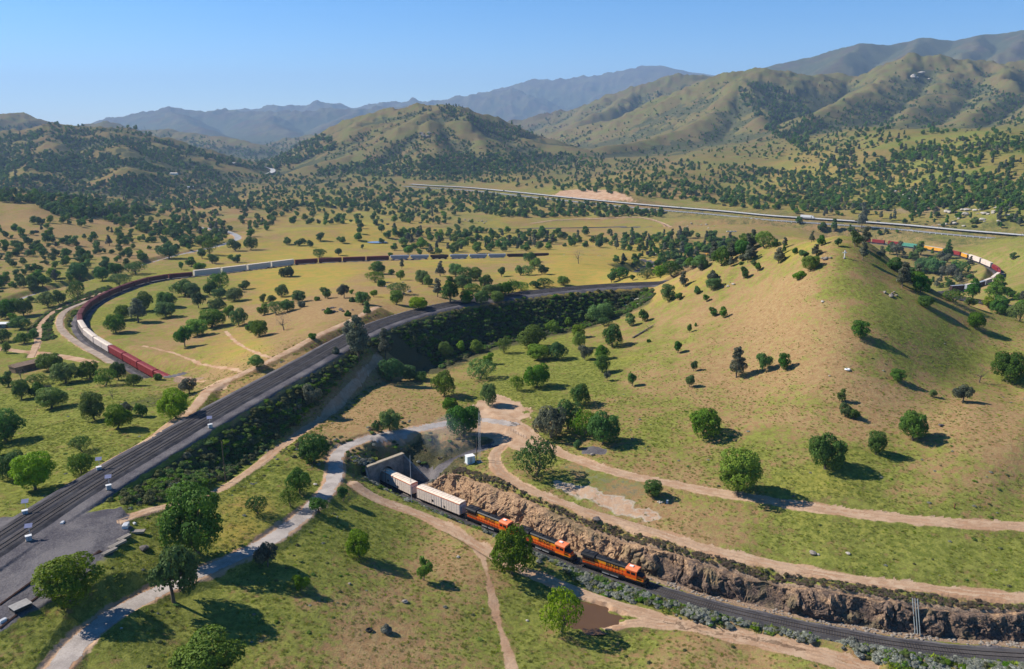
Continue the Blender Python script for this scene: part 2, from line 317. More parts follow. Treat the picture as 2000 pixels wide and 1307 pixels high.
# the yard beside the main line, bottom left of the photograph
yard = at_z(np.array([-500,-60,150,235,262,240,130,0,-260,-700]), np.array([1010,1010,1000,985,1005,1060,1150,1225,1380,1400]), 23.9)
my = poly_mask(yard, 1.5); Z = Z * (1 - my) + my * np.minimum(np.maximum(Z, 23.3), 23.75)
ROADS = {}
def road(name, L, w, cut=0.8, fill=0.6, bench=True, step=2.0, sm=4, bias=0.0, soft=None, strip=False):
    if bench:
        P = smooth_line(spline([at_z(*p) for p in L], step), sm)
        F = carve(P, w + .4, w + .4, fill=fill, cut=cut, M_=26 if P[:, 1].max() < 700 else 60)
    else:
        h_, _ = hit([p[0] for p in L], [p[1] for p in L]); P = smooth_line(spline(h_, step), sm); P[:, 2] = hgt(P[:, 0], P[:, 1]); F = field(P, w * 3 + 5)
    ROADS[name] = (P, w, F, strip)
road('gravel_road', [(60,1370,20.6),(110,1307,19.8),(165,1245,19),(240,1190,18.3),(330,1145,17.5),(400,1115,16.9),(470,1085,16.2),(520,1060,15.6),(575,1020,14.3),(615,985,13.2),(645,950,12.4),(655,915,11.5),(655,890,10.9),(690,866,9.9),(740,852,9.3),(800,842,9),(860,830,8.9),(930,820,8.9),(1000,830,9.2)], 2.3)
road('upper_dirt_road', [(960,800,9),(1020,835,9.4),(1060,868,9.8),(1120,895,10.4),(1200,922,11.2),(1300,943,11.6),(1400,962,12),(1500,978,12.4),(1600,993,12.8),(1700,1006,13.1),(1850,1020,13.5),(2000,1028,13.8),(2250,1035,14.5)], 1.9)
road('lower_dirt_road', [(1000,835,9.2),(985,865,9.1),(965,890,9),(970,915,8.9),(1000,940,8.7),(1060,968,8.4),(1150,1000,8.1),(1275,1038,7.8),(1375,1070,7.6),(1500,1099,7.5),(1650,1129,7.5),(1825,1150,7.6),(2000,1169,7.8),(2300,1195,8.4)], 1.5, fill=3)
road('levee_path', [(742,730,6),(700,765,7.2),(655,800,8.6),(600,838,10.4),(540,880,12.4),(480,925,14.6),(420,962,16.8),(340,985,20),(280,1000,22),(235,1018,23.4)], 1.1, cut=.6)
road('field_track', [(690,945,10.5),(715,965,8.5),(760,985,6.2),(820,1005,4.6),(880,1035,3.8),(940,1070,2.8),(1010,1110,1.8),(1100,1145,1.2),(1180,1175,1),(1260,1200,1),(1350,1225,1.1),(1450,1248,1.3),(1560,1275,1.4),(1700,1318,1.5)], 1.5)
road('pond_track', [(1190,1222,.8),(1250,1216,.9),(1350,1227,1),(1450,1240,1.2),(1560,1262,1.4),(1700,1300,1.5)], 1.2)
road('rut_track', [(925,1065),(950,1110),(960,1160),(975,1220),(990,1270),(1005,1330)], 0.7, bench=False)
road('main_side_road', [(180,925,20.8),(230,895,21),(290,862,21.2),(345,820,20.6),(380,795,19.5),(410,760,17),(440,745,16.8),(490,722,18.5),(560,688,19.6),(620,655,19.5),(680,628,19),(735,600,17)], 1.5)
road('mound_path', [(400,745,12),(360,738,9),(300,725,5),(250,708,2)], 0.8, bench=False)
road('inner_path', [(470,726),(430,718),(380,705),(340,690),(280,676)], 0.8, bench=False)
road('hill_path', [(440,647),(480,680),(520,697),(550,698)], 0.7, bench=False)
road('curve_road', [(222,712,-3),(190,692,-4),(160,675,-5),(132,656,-6),(118,640,-7),(118,622,-8),(130,606,-9),(155,595,-10),(185,583,-11.5),(225,565,-12.5)], 1.9, strip=True, bench=True)
road('bank_path', [(60,700,-5),(75,665,-8),(78,640,-9),(95,617,-10.5),(130,597,-12),(185,578,-13),(250,556,-14.5),(320,540,-16)], 1.6, strip=True)
road('farm_path', [(-60,676,-7),(10,683,-5.5),(80,690,-4.5),(140,700,-3.5),(180,708,-3)], 2.2, bench=False)
road('valley_road', [(-160,660,-17),(0,601,-18.5),(60,580,-19.5),(130,564,-20.5),(180,550,-21.5),(240,532,-22.5),(300,514,-24),(350,500,-25.5),(400,488,-27),(440,478,-28.5),(465,466,-30),(440,452,-33),(380,444,-36),(338,441,-38)], 4.2, strip=True, step=4)
road('highway_far', [(452,321),(475,322),(500,325),(528,330),(534,335),(522,341)], 8, strip=True, step=12, bench=False)
HW2 = off(HWP, -1.0 * np.sign(1)); 
Tn = tang(HWP); nrm = np.stack([-Tn[:, 1], Tn[:, 0]], 1); sgn = 1.0 if (nrm[:, 1] > 0).mean() > .5 else -1.0
UPP = HWP.copy(); UPP[:, :2] += nrm * sgn * 20; UPP[:, 2] += 4.5
carve(UPP, 13, 13, fill=.5, cut=.45, M_=90); carve(HWP, 9, 9, fill=.45, cut=.45, M_=70)
road('cut_path', [(1040,436,-44),(1100,430,-42),(1180,427,-40),(1245,425,-38),(1290,435,-41),(1310,444,-44)], 2.5, bench=False, strip=True)
# main line: bench with a service strip on its right (camera) side
iY = int(np.argmax(MAIN[:, 0] > 160))
Mv = MAIN[:iY + 1]
dM = carve(Mv, 6.3, 8.5, fill=0.95, cut=0.7, drop=0.55, M_=60)
carve(MAIN[iY:], 4.5, 4.5, fill=0.6, cut=1.5, drop=0.55, M_=40)
# lower track, tunnel to the east
dL = carve(LOW, 6.6, 3.6, fill=0.6, cut=2.1, drop=0.5, M_=34, caps=False, cutr=0.85)
iw = 2
dW = carve(LEFT[iw:], 5.0, 5.5, fill=0.55, cut=0.75, drop=0.5, M_=60, caps=False)
SL = arc(LEFT); sg = (SL > 1530) & (SL < 1860); Dg, Zg_, Sg_, Sa_ = field(LEFT[sg], 170, False); Sa_ = np.maximum(Sa_ - 190, 0) * .22 + np.maximum(30 - Sa_, 0) * .2
Z = np.where((Dg < 1e8) & (Sg_ > 0), np.minimum(Z, Zg_ - .6 + np.maximum(Dg - 5, 0) * .09 + Sa_ + np.maximum(Dg - 120, 0) * .4), Z)
# ramp down to the track by the tunnel, pit floor
RAMP = zline([(998,853,9.1),(975,866,8.2),(944,878,6.6),(905,893,4.6),(868,911,1.9),(842,928,.2),(838,940,-.4)])
carve(RAMP, 2.6, 2.6, cut=0.95, fill=3, M_=34)
pit = at_z(np.array([772,800,838,842,815,780]), np.array([925,918,920,938,948,942]), -.8)
def poly_dist(poly):
    poly = poly[:, :2]; ins = np.zeros(GX.shape, bool); dmin = np.full(GX.shape, 1e9)
    for k in range(len(poly)):
        p, q = poly[k], poly[(k + 1) % len(poly)]; ins ^= ((p[1] > GY) != (q[1] > GY)) & (GX < (q[0] - p[0]) * (GY - p[1]) / (q[1] - p[1] + 1e-12) + p[0])
        d = q - p; t = np.clip(((GX - p[0]) * d[0] + (GY - p[1]) * d[1]) / ((d ** 2).sum() + 1e-9), 0, 1); dmin = np.minimum(dmin, np.hypot(GX - p[0] - t * d[0], GY - p[1] - t * d[1]))
    return np.where(ins, 0, dmin)
pdist = poly_dist(pit); mp = (pdist < 1.5) * 1.0; Z = np.minimum(Z, -1.3 + pdist * (1.0 + fbm(GX, GY, 5, 3, 88) * .25))

# pond
pond = at_z(np.array([1100,1120,1180,1206,1210,1190,1150,1105]), np.array([1165,1172,1190,1205,1220,1228,1232,1222]), 0.3)
mpd = poly_mask(pond, 1.2)
Z = Z - mpd * 0 ; Z = np.where(mpd > 0.02, np.minimum(Z, 0.75 - mpd * 1.3), Z)
# portal hillside is held back by the headwall (built below)

tdir = LOW[6, :2] - LOW[0, :2]; tdir /= np.linalg.norm(tdir); tnor = np.array([-tdir[1], tdir[0]])
sb = -((GX - TP0[0]) * tdir[0] + (GY - TP0[1]) * tdir[1]); lb = np.abs((GX - TP0[0]) * tnor[0] + (GY - TP0[1]) * tnor[1])
mk = (sb > -1.5) & (sb < 25) & (lb < 30); Z = np.where(mk, np.minimum(Z, 7.5 + .3 * np.maximum(sb, 0) + np.maximum(lb - 7, 0) * .35), Z)
# ---------------------------------------------------------------- materials
def nt(name):
    m = bpy.data.materials.new(name); m.use_nodes = True; t = m.node_tree; t.nodes.clear()
    o = t.nodes.new('ShaderNodeOutputMaterial'); p = t.nodes.new('ShaderNodeBsdfPrincipled'); t.links.new(p.outputs[0], o.inputs[0])
    p.inputs['Specular IOR Level'].default_value = 0.2
    return m, t, p, o
def nnode(t, kind, **kw):
    n_ = t.nodes.new(kind)
    for k, v in kw.items(): setattr(n_, k, v)
    return n_
def nz(t, scale, detail=3, rough=.55, vec=None, obj=True):
    n_ = t.nodes.new('ShaderNodeTexNoise'); n_.inputs['Scale'].default_value = scale; n_.inputs['Detail'].default_value = detail; n_.inputs['Roughness'].default_value = rough
    if vec is None:
        vec = t.nodes.get('crd')
        if vec is None: vec = t.nodes.new('ShaderNodeTexCoord'); vec.name = 'crd'
        vec = vec.outputs['Object']
    t.links.new(vec, n_.inputs['Vector']); return n_.outputs['Fac']
def mth(t, op, a, b=None, c=None, clamp=False):
    n_ = t.nodes.new('ShaderNodeMath'); n_.operation = op; n_.use_clamp = clamp
    for k, v in enumerate((a, b, c)):
        if v is None: continue
        if isinstance(v, (int, float)): n_.inputs[k].default_value = v
        else: t.links.new(v, n_.inputs[k])
    return n_.outputs[0]
def mix(t, f, a, b):
    n_ = t.nodes.new('ShaderNodeMix'); n_.data_type = 'RGBA'; n_.clamp_factor = True
    if isinstance(f, (int, float)): n_.inputs[0].default_value = f
    else: t.links.new(f, n_.inputs[0])
    for s_, v in ((6, a), (7, b)):
        if isinstance(v, tuple): n_.inputs[s_].default_value = (*v[:3], 1)
        else: t.links.new(v, n_.inputs[s_])
    return n_.outputs[2]
def ramp(t, f, lo, hi):
    n_ = t.nodes.new('ShaderNodeMapRange'); n_.interpolation_type = 'SMOOTHSTEP'; t.links.new(f, n_.inputs[0]); n_.inputs[1].default_value = lo; n_.inputs[2].default_value = hi
    return n_.outputs[0]
def bump(t, p, h, strength=.5, dist=.1):
    n_ = t.nodes.new('ShaderNodeBump'); n_.inputs['Strength'].default_value = strength; n_.inputs['Distance'].default_value = dist
    t.links.new(h, n_.inputs['Height']); t.links.new(n_.outputs[0], p.inputs['Normal'])
MATS = {}
def mat(name, col, rough=.8, vary=.25, scale=1.0, metal=0.0, col2=None, bmp=0.0, fine=None):
    if name in MATS: return MATS[name]
    m, t, p, o = nt(name); c2 = col2 or tuple(c * (1 - vary) for c in col)
    f = ramp(t, nz(t, scale, 4, .6), .3, .7); c = mix(t, f, c2, col)
    if fine: c = mix(t, mth(t, 'MULTIPLY', ramp(t, nz(t, fine, 3, .6), .35, .7), .5), c, tuple(x * .55 for x in col))
    t.links.new(c, p.inputs['Base Color']); p.inputs['Roughness'].default_value = rough; p.inputs['Metallic'].default_value = metal
    if bmp: bump(t, p, nz(t, scale * 4, 3), bmp, .1)
    MATS[name] = m; return m

def ground_mat():
    m, t, p, o = nt('ground')
    A1 = nnode(t, 'ShaderNodeAttribute', attribute_name='m1'); A2 = nnode(t, 'ShaderNodeAttribute', attribute_name='m2')
    s1 = t.nodes.new('ShaderNodeSeparateColor'); t.links.new(A1.outputs['Color'], s1.inputs[0]); s2 = t.nodes.new('ShaderNodeSeparateColor'); t.links.new(A2.outputs['Color'], s2.inputs[0])
    dirt, ball, green = s1.outputs; gold = A1.outputs['Alpha']; scrub, rock, far = s2.outputs; pale = A2.outputs['Alpha']
    nl, nm, nf, nx = nz(t, .016, 3), nz(t, .11, 4, .62), nz(t, .55, 4, .65), nz(t, 2.6, 3, .6)
    det = mth(t, 'ADD', mth(t, 'MULTIPLY', mth(t, 'SUBTRACT', nm, .5), 1.05), mth(t, 'MULTIPLY', mth(t, 'SUBTRACT', nf, .5), 1.25))
    g = mth(t, 'ADD', green, det)
    g = mth(t, 'ADD', g, mth(t, 'MULTIPLY', mth(t, 'SUBTRACT', nl, .5), .9))
    brown = mix(t, ramp(t, nf, .35, .65), (.270, .160, .080), (.325, .222, .108))
    grn = mix(t, ramp(t, nf, .4, .62), (.120, .138, .028), (.218, .222, .052))
    c = mix(t, ramp(t, g, .28, .72), brown, grn)
    gl = mth(t, 'ADD', gold, mth(t, 'ADD', mth(t, 'MULTIPLY', mth(t, 'SUBTRACT', nl, .5), 1.0), mth(t, 'MULTIPLY', det, .35)))
    c = mix(t, mth(t, 'MULTIPLY', ramp(t, gl, .35, .8), .85), c, mix(t, ramp(t, nm, .4, .6), (.40, .265, .062), (.31, .262, .058)))
    c = mix(t, mth(t, 'MULTIPLY', ramp(t, nx, .35, .75), .38), c, (.055, .072, .015))
    geo = nnode(t, 'ShaderNodeNewGeometry'); sx_ = t.nodes.new('ShaderNodeSeparateXYZ'); t.links.new(geo.outputs['Position'], sx_.inputs[0])
    c = mix(t, mth(t, 'MULTIPLY', ramp(t, sx_.outputs[1], 750, 1500), .42), c, mix(t, ramp(t, nz(t, .012, 4, .6), .42, .6), (.215, .125, .055), (.135, .155, .038)))
    c = mix(t, mth(t, 'MULTIPLY', ramp(t, sx_.outputs[1], 1500, 3000), .72), c, mix(t, ramp(t, nz(t, .02, 4, .6), .4, .62), (.108, .080, .046), (.100, .105, .042)))
    c = mix(t, mth(t, 'MULTIPLY', ramp(t, sx_.outputs[1], 5500, 7000), .8), c, mix(t, ramp(t, nz(t, .004, 4, .6), .42, .6), (.050, .036, .036), (.085, .08, .045)))
    sc_ = ramp(t, mth(t, 'ADD', scrub, mth(t, 'ADD', mth(t, 'MULTIPLY', mth(t, 'SUBTRACT', nf, .5), 1.1), mth(t, 'MULTIPLY', mth(t, 'SUBTRACT', nm, .5), .8))), .3, .7)
    c = mix(t, sc_, c, mix(t, ramp(t, nx, .4, .6), (.050, .050, .026), (.095, .088, .045)))
    n3 = nz(t, .022, 5, .7); n4 = nz(t, .006, 3)
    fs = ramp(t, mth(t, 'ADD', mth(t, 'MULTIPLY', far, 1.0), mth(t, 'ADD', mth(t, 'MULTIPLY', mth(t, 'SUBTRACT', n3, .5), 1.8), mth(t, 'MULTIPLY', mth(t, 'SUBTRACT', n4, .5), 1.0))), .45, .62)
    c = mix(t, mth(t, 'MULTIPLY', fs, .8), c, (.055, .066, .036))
    rk = ramp(t, mth(t, 'ADD', rock, mth(t, 'MULTIPLY', mth(t, 'SUBTRACT', nf, .5), .9)), .35, .65)
    c = mix(t, rk, c, mix(t, ramp(t, nx, .35, .65), (.17, .115, .08), (.34, .24, .16)))
    pf = ramp(t, mth(t, 'ADD', pale, mth(t, 'MULTIPLY', mth(t, 'SUBTRACT', nf, .5), .9)), .35, .65)
    c = mix(t, pf, c, mix(t, ramp(t, nx, .3, .7), (.34, .31, .25), (.46, .42, .36)))
    df = ramp(t, mth(t, 'ADD', dirt, mth(t, 'MULTIPLY', mth(t, 'SUBTRACT', nf, .5), .9)), .35, .65)
    c = mix(t, df, c, mix(t, ramp(t, nm, .35, .65), (.35, .21, .125), (.44, .30, .195)))
    bf = ramp(t, mth(t, 'ADD', ball, mth(t, 'MULTIPLY', mth(t, 'SUBTRACT', nf, .5), .8)), .38, .62)
    c = mix(t, bf, c, mix(t, ramp(t, mth(t, 'ADD', mth(t, 'MULTIPLY', nm, .6), mth(t, 'MULTIPLY', nx, .4)), .38, .62), (.072, .067, .076), (.15, .138, .138)))
    t.links.new(c, p.inputs['Base Color']); p.inputs['Roughness'].default_value = 1.0; p.inputs['Specular IOR Level'].default_value = 0.0
    h = mth(t, 'ADD', mth(t, 'MULTIPLY', nf, .5), mth(t, 'MULTIPLY', nx, .25))
    bump(t, p, h, .55, 1.0)
    return m

# ground masks per grid vertex
PX, PYY = pix(np.stack([GX, GY, Z], -1))
GC = [ # px, py, green, gold
 (100,820,.75,.2),(100,950,.8,.15),(300,820,.7,.2),(60,700,.7,.2),(150,560,.6,.35),(300,600,.75,.2),(400,560,.7,.35),(550,540,.45,.85),(650,540,.4,.9),(350,650,.35,.4),(500,690,.3,.6),
 (560,660,.25,.3),(640,600,.15,.1),(700,560,.2,.4),(750,540,.3,.5),(1150,530,.35,.95),(1250,530,.3,.9),(900,500,.5,.6),(700,460,.45,.75),(600,440,.45,.6),(450,520,.5,.6),
 (50,430,.3,.35),(150,450,.2,.4),(300,480,.4,.4),(60,250,.2,.05),(200,260,.3,.0),(300,300,.3,.0),(200,340,.2,.05),(450,400,.3,.3),(600,370,.35,.45),(800,340,.35,.3),(1000,350,.4,.5),
 (1200,440,.35,.5),(1300,360,.2,.2),(1400,300,.4,.4),(1550,330,.55,.7),(1750,380,.5,.5),(1900,300,.7,.4),(1950,420,.5,.3),(1500,390,.5,.5),(1000,460,.4,.5),(1350,480,.45,.4),
 (1300,200,.5,.0),(1500,150,.5,.0),(1640,160,.6,.0),(1830,150,.5,.0),(1700,220,.5,.0),(1350,230,.2,.0),(1450,260,.25,.05),(850,230,.4,.0),(750,260,.3,.05),(850,290,.15,.1),(1000,300,.3,.2),
 (1500,480,.5,.5),(1600,470,.3,.4),(1650,520,.5,.2),(1750,600,.48,.2),(1700,560,.46,.15),(1500,540,.3,.2),(1500,620,.22,.15),(1400,620,.4,.3),(1650,650,.12,.05),(1550,700,.15,.05),(1750,700,.45,.1),
 (1850,680,.6,.1),(1950,720,.5,.1),(1700,780,.15,.05),(1900,820,.25,.1),(1600,820,.25,.15),(1450,800,.3,.15),(1450,880,.55,.3),(1650,920,.6,.3),(1850,930,.4,.2),(1950,980,.6,.2),(1300,850,.55,.2),(1250,800,.5,.2),
 (1400,740,.3,.2),(1250,700,.5,.3),(1150,740,.8,.2),(1300,640,.5,.3),(1000,720,.8,.3),(900,740,.6,.3),(750,790,.3,.25),(700,820,.3,.3),(850,790,.35,.3),(1300,970,.35,.35),(1400,1020,.4,.25),(1600,1050,.65,.3),(1800,1100,.7,.2),(1950,1080,.7,.2),
 (1250,1000,.4,.2),(1100,940,.6,.2),(1500,1090,.6,.1),(500,930,.8,.3),(600,1000,.8,.2),(480,1000,.55,.6),(300,1130,.8,.2),(350,1240,.75,.1),(200,1240,.7,.2),(60,1280,.7,.15),(600,1080,.75,.25),(700,1050,.8,.2),
 (650,1150,.45,.25),(600,1280,.55,.1),(750,1250,.3,.05),(800,1150,.4,.1),(900,1100,.35,.2),(850,1290,.45,.05),(950,1250,.7,.05),(1050,1180,.8,.05),(1050,1280,.6,.2),(1200,1260,.7,.1),(1350,1290,.45,.2),(1500,1300,.5,.1),(1400,1200,.3,.2),(1300,1170,.6,.1),(1600,1270,.4,.2)]
GC = np.array(GC, float); k = GC[:, 1] < 400; GC[k, 2] = np.clip(GC[k, 2] * .8 + .30, 0, .85); k = (GC[:, 1] >= 400) & (GC[:, 1] < 480); GC[k, 2] += .08; k = (GC[:, 0] > 1290) & (GC[:, 1] > 480) & (GC[:, 1] < 960); GC[k, 2] += .07
cs = (slice(0, NR, 6), slice(0, NU, 6)); cx_, cy_ = PX[cs], PYY[cs]
d2 = ((cx_[..., None] - GC[:, 0]) ** 2 + ((cy_[..., None] - GC[:, 1]) * 1.5) ** 2) + 900
w_ = d2 ** -1.7; w_ /= w_.sum(-1)[..., None]
ri, rj = np.arange(0, NR, 6), np.arange(0, NU, 6)
green = up((w_ * GC[:, 2]).sum(-1), ri, rj); gold = up((w_ * GC[:, 3]).sum(-1), ri, rj)
dirt = np.zeros(GX.shape); ball = np.zeros(GX.shape); scrub = np.zeros(GX.shape); rock = np.zeros(GX.shape); pale = np.zeros(GX.shape)
FM, FL, FW = dM, field(LOW, 40, False), field(LEFT, 60, False)
en = fbm(GX, GY, 5, 3, 61) * 1.4
for nm_, (P, w, F, st) in ROADS.items():
    if nm_.startswith('highway'): continue
    sfts = 1.1 if w < 1 else 1.5
    k = 1 - sstep(w - .4, w + sfts + (w > 2) * .8, F[0] + en * .6)
    if nm_ in ('gravel_road', 'valley_road', 'farm_path', 'curve_road'): pale = np.maximum(pale, k * .7)
    if nm_ in ('rut_track', 'inner_path', 'hill_path', 'mound_path', 'cut_path'): k = k * .75
    dirt = np.maximum(dirt, k)
clear = at_z(np.array([930,960,1010,1035,1010,1050,1090,1050,1000,960,925,900]), np.array([775,760,775,800,835,850,875,880,870,850,835,815]), 11)
dirt = np.maximum(dirt, poly_mask(clear, 2.5) * .8)
sandy = at_z(np.array([1075,1100,1150,1210,1260,1305,1270,1200,1130,1085]), np.array([935,938,945,965,985,1005,1008,990,968,948]), 10)
ms = poly_mask(sandy, 2); pale = np.maximum(pale, ms * .75); dirt = np.maximum(dirt, ms * .6)
gr1 = at_z(np.array([1090,1130,1190,1250,1300,1240,1180,1120]), np.array([905,900,925,935,958,965,958,935]), 11); ball = np.maximum(ball, poly_mask(gr1, 2) * .42)
ma = poly_mask(at_z(np.array([1135,1160,1185,1180,1140]), np.array([873,873,880,888,884]), 11.5), 1.0); ball = np.maximum(ball, ma)
# formations
dm_, zm_, sg_, _ = FM
ball = np.maximum(ball, np.where(dm_ < 1e8, 1 - sstep(0, 1.6, dm_ - np.where(sg_ > 0, 6.0, 8.3) + en * .5), 0))
slope_r = (dm_ < 60) & (sg_ < 0)
below = zm_ - Z
scrub = np.maximum(scrub, np.where(slope_r & (GY > 190) & ((ROADS['levee_path'][2][0] > 1e8) | (dm_ < ROADS['levee_path'][2][0] * 1.2 + 6)), sstep(.6, 2.2, below) * (1 - sstep(30, 50, dm_)) * sstep(8.5, 11, dm_) * sstep(3, 6, Zraw * 0 + below + 3), 0) * .9)
ball = np.maximum(ball, my * .8); dirt = np.maximum(dirt, my * .25 * (fbm(GX, GY, 14, 3, 71) > .15))
ball = np.maximum(ball, np.where(FL[0] < 1e8, 1 - sstep(2.4, 4.2, FL[0] + en * .4), 0)); ball = np.maximum(ball, np.where(FW[0] < 1e8, 1 - sstep(4.0, 6.5, FW[0]), 0))
scrub = np.maximum(scrub, np.where((FW[0] < 30) & (FW[1] - Z > 1.5) & (FW[0] > 5.5), .62, 0))  # bank below the long train: shaded band under the cars put into the colour
rock = np.maximum(rock, np.where((FL[0] < 10) & (FL[0] > 3.6) & (FL[2] > 0) & (Z - FL[1] < 7), .85, 0))
ball = np.maximum(ball, mp * .8); FR = field(RAMP, 12); ball = np.maximum(ball, np.where(FR[0] < 1e8, .75 * (1 - sstep(2.2, 3.6, FR[0])), 0))
scrub = np.maximum(scrub, poly_mask(at_z(np.array([690,760,830,900,970,985,930,870,800,770,740,700]), np.array([905,868,852,862,855,868,890,935,925,890,915,925]), 8), 2) * .75)  # pit slope by the tunnel: its shade put into the ground as darker tone
mnd = poly_mask(at_z(np.array([245,290,330,370,380,340,280,250]), np.array([795,765,752,752,790,800,808,805]), 12), 1.5); scrub = np.maximum(scrub, mnd * .45)
red = poly_mask(hit(np.array([1065,1100,1160,1215,1240,1180,1100]), np.array([384,372,369,378,393,391,385]))[0], 8); dirt = np.maximum(dirt, np.minimum(1, red * 1.2)); rock = np.maximum(rock, red * .9)
rock = np.maximum(rock, poly_mask(at_z(np.array([330,400,410,345]), np.array([722,748,756,752]), 4), 1.0) * .9)
dirt = np.maximum(dirt, poly_mask(at_z(np.array([395,440,470,450,405,370]), np.array([752,738,742,765,785,775]), 14.5), 2) * .7)
hk = np.where(GY > 900, np.where(HWP is not None, 0, 0), 0)
Dh = field(HWP, 120)[0]; Du = field(UPP, 120)[0]; scrub = np.maximum(scrub, np.where(np.minimum(Dh, Du) < 45, .42, 0)); 
far = sstep(1500, 3200, GY) * .46 + sstep(700, 1500, GY) * .04 - .14
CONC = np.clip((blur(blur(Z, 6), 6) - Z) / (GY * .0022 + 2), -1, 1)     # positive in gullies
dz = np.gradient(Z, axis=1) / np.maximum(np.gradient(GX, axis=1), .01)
far = far + np.clip(-dz, -.3, .5) * .35 * sstep(1500, 2500, GY)      # slopes falling to the right take more of the dark tint
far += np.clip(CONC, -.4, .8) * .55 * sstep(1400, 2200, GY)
far += sstep(5000, 9000, GY) * .2 + .35 * sstep(6500, 7500, GY) * (GX > 1500) * (GY < 10500)
far = np.clip(far + .5 * np.exp(-(((PX - 180) / 280) ** 2 + ((PYY - 330) / 70) ** 2)) + .5 * np.exp(-(((PX - 1490) / 60) ** 2 + ((PYY - 200) / 38) ** 2)), 0, 1)
rocky = np.exp(-(((PX - 1780) / 200) ** 2 + ((PYY - 400) / 30) ** 2)) * (fbm(GX, GY, 40, 3, 90) > .15); rock = np.maximum(rock, rocky * .6)
rock = np.maximum(rock, np.where((fbm(GX, GY, 90, 3, 91) > .28) & (GY > 1800) & (gul > .62 if False else True), .35, 0) * sstep(1800, 2500, GY))

def mesh_grid(name, Zg, face_mask=None, mat_=None, lift=0):
    V = np.stack([GX, GY, Zg + lift], -1).reshape(-1, 3)
    i, j = np.meshgrid(np.arange(NR - 1), np.arange(NU - 1), indexing='ij'); a = (i * NU + j).ravel()
    F = np.stack([a, a + 1, a + NU + 1, a + NU], 1); used = None
    if face_mask is not None:
        F = F[face_mask[:-1, :-1].ravel()]; used, inv = np.unique(F, return_inverse=True); V = V[used]; F = inv.reshape(F.shape)
    o = npmesh(name, V, F, mat_, True); o['kind'] = 'structure'; return o, used
def npmesh(name, V, F, mat_=None, smooth=False, parent=None, link=True, mi=None):
    me = bpy.data.meshes.new(name); V = np.asarray(V, np.float32); F = np.asarray(F, np.int32); k = F.shape[1]
    me.vertices.add(len(V)); me.vertices.foreach_set('co', V.ravel()); me.loops.add(F.size); me.loops.foreach_set('vertex_index', F.ravel())
    me.polygons.add(len(F)); me.polygons.foreach_set('loop_start', np.arange(0, F.size, k, dtype=np.int32)); me.polygons.foreach_set('use_smooth', np.full(len(F), smooth))
    if mat_ is not None:
        for q in (mat_ if isinstance(mat_, (list, tuple)) else [mat_]): me.materials.append(q)
    if mi is not None: me.polygons.foreach_set('material_index', np.asarray(mi, np.int32))
    me.update(calc_edges=True)
    if not link: return me
    o = bpy.data.objects.new(name, me); COL.objects.link(o)
    if parent is not None: o.parent = parent
    return o
def tag(o, label=None, cat=None, group=None, kind=None):
    for k, v in (('label', label), ('category', cat), ('group', group), ('kind', kind)):
        if v: o[k] = v
    return o
def empty(name, loc=(0, 0, 0), rz=0.0, **kw):
    o = bpy.data.objects.new(name, None); COL.objects.link(o); o.location = loc; o.rotation_euler = (0, 0, rz); o.empty_display_size = .5
    return tag(o, **kw)

# holes in the sheet under the tunnel mouth are not needed: the headwall stands there
GM = ground_mat()
hole = (np.abs(sb + .2) < 2.6) & (lb < 3.0)
gm_ = ~hole
gr, gused = mesh_grid('ground', Z, gm_, GM)
for nm_, arrs in (('m1', (dirt, ball, green, gold)), ('m2', (scrub, rock, far, pale))):
    at = gr.data.attributes.new(nm_, 'FLOAT_COLOR', 'POINT'); at.data.foreach_set('color', np.stack(arrs, -1).reshape(-1, 4)[gused].astype(np.float32).ravel())
tag(gr, 'rolling oak savanna ground of green and golden grass with bare brown patches')
def surf_mat(name, c1, c2, fine=3.0):
    m, t, p, o = nt(name); n1, n2, n3 = nz(t, .25, 4), nz(t, fine, 4, .65), nz(t, .05, 2)
    c = mix(t, ramp(t, mth(t, 'ADD', mth(t, 'MULTIPLY', n1, .6), mth(t, 'MULTIPLY', n2, .4)), .36, .62), c1, c2)
    c = mix(t, mth(t, 'MULTIPLY', ramp(t, n3, .45, .7), .3), c, tuple(x * .7 for x in c1))
    t.links.new(c, p.inputs['Base Color']); p.inputs['Roughness'].default_value = 1; p.inputs['Specular IOR Level'].default_value = 0; bump(t, p, n2, .4, .12); return m
DIRT = surf_mat('dirt', (.33, .205, .125), (.45, .32, .215)); GRAV = surf_mat('gravel', (.27, .235, .21), (.42, .37, .33)); BALL = surf_mat('ballast', (.066, .063, .072), (.15, .14, .146), 5.0); ASPH = surf_mat('old_asphalt', (.24, .235, .23), (.34, .33, .325))
RLAB = dict(gravel_road='pale gravel road curving up from the bottom left to the clearing above the tunnel', upper_dirt_road='dirt road running right along the foot of the grassy hill', lower_dirt_road='dirt track running along the top of the rock cutting', levee_path='two wheel dirt path on the levee below the main line embankment', field_track='dirt track beside the sagebrush below the locomotives', pond_track='faint dirt track leaving the brown pond', main_side_road='dirt service path on the far side of the double track main line', curve_road='wide dirt road round the outside of the red train curve', bank_path='narrow orange dirt path above the curve at left', valley_road='pale paved valley road passing left of the train curve', cut_path='dirt path on the slope between highway and lower railway')
enz = fbm(GX, GY, 2.5, 3, 62)
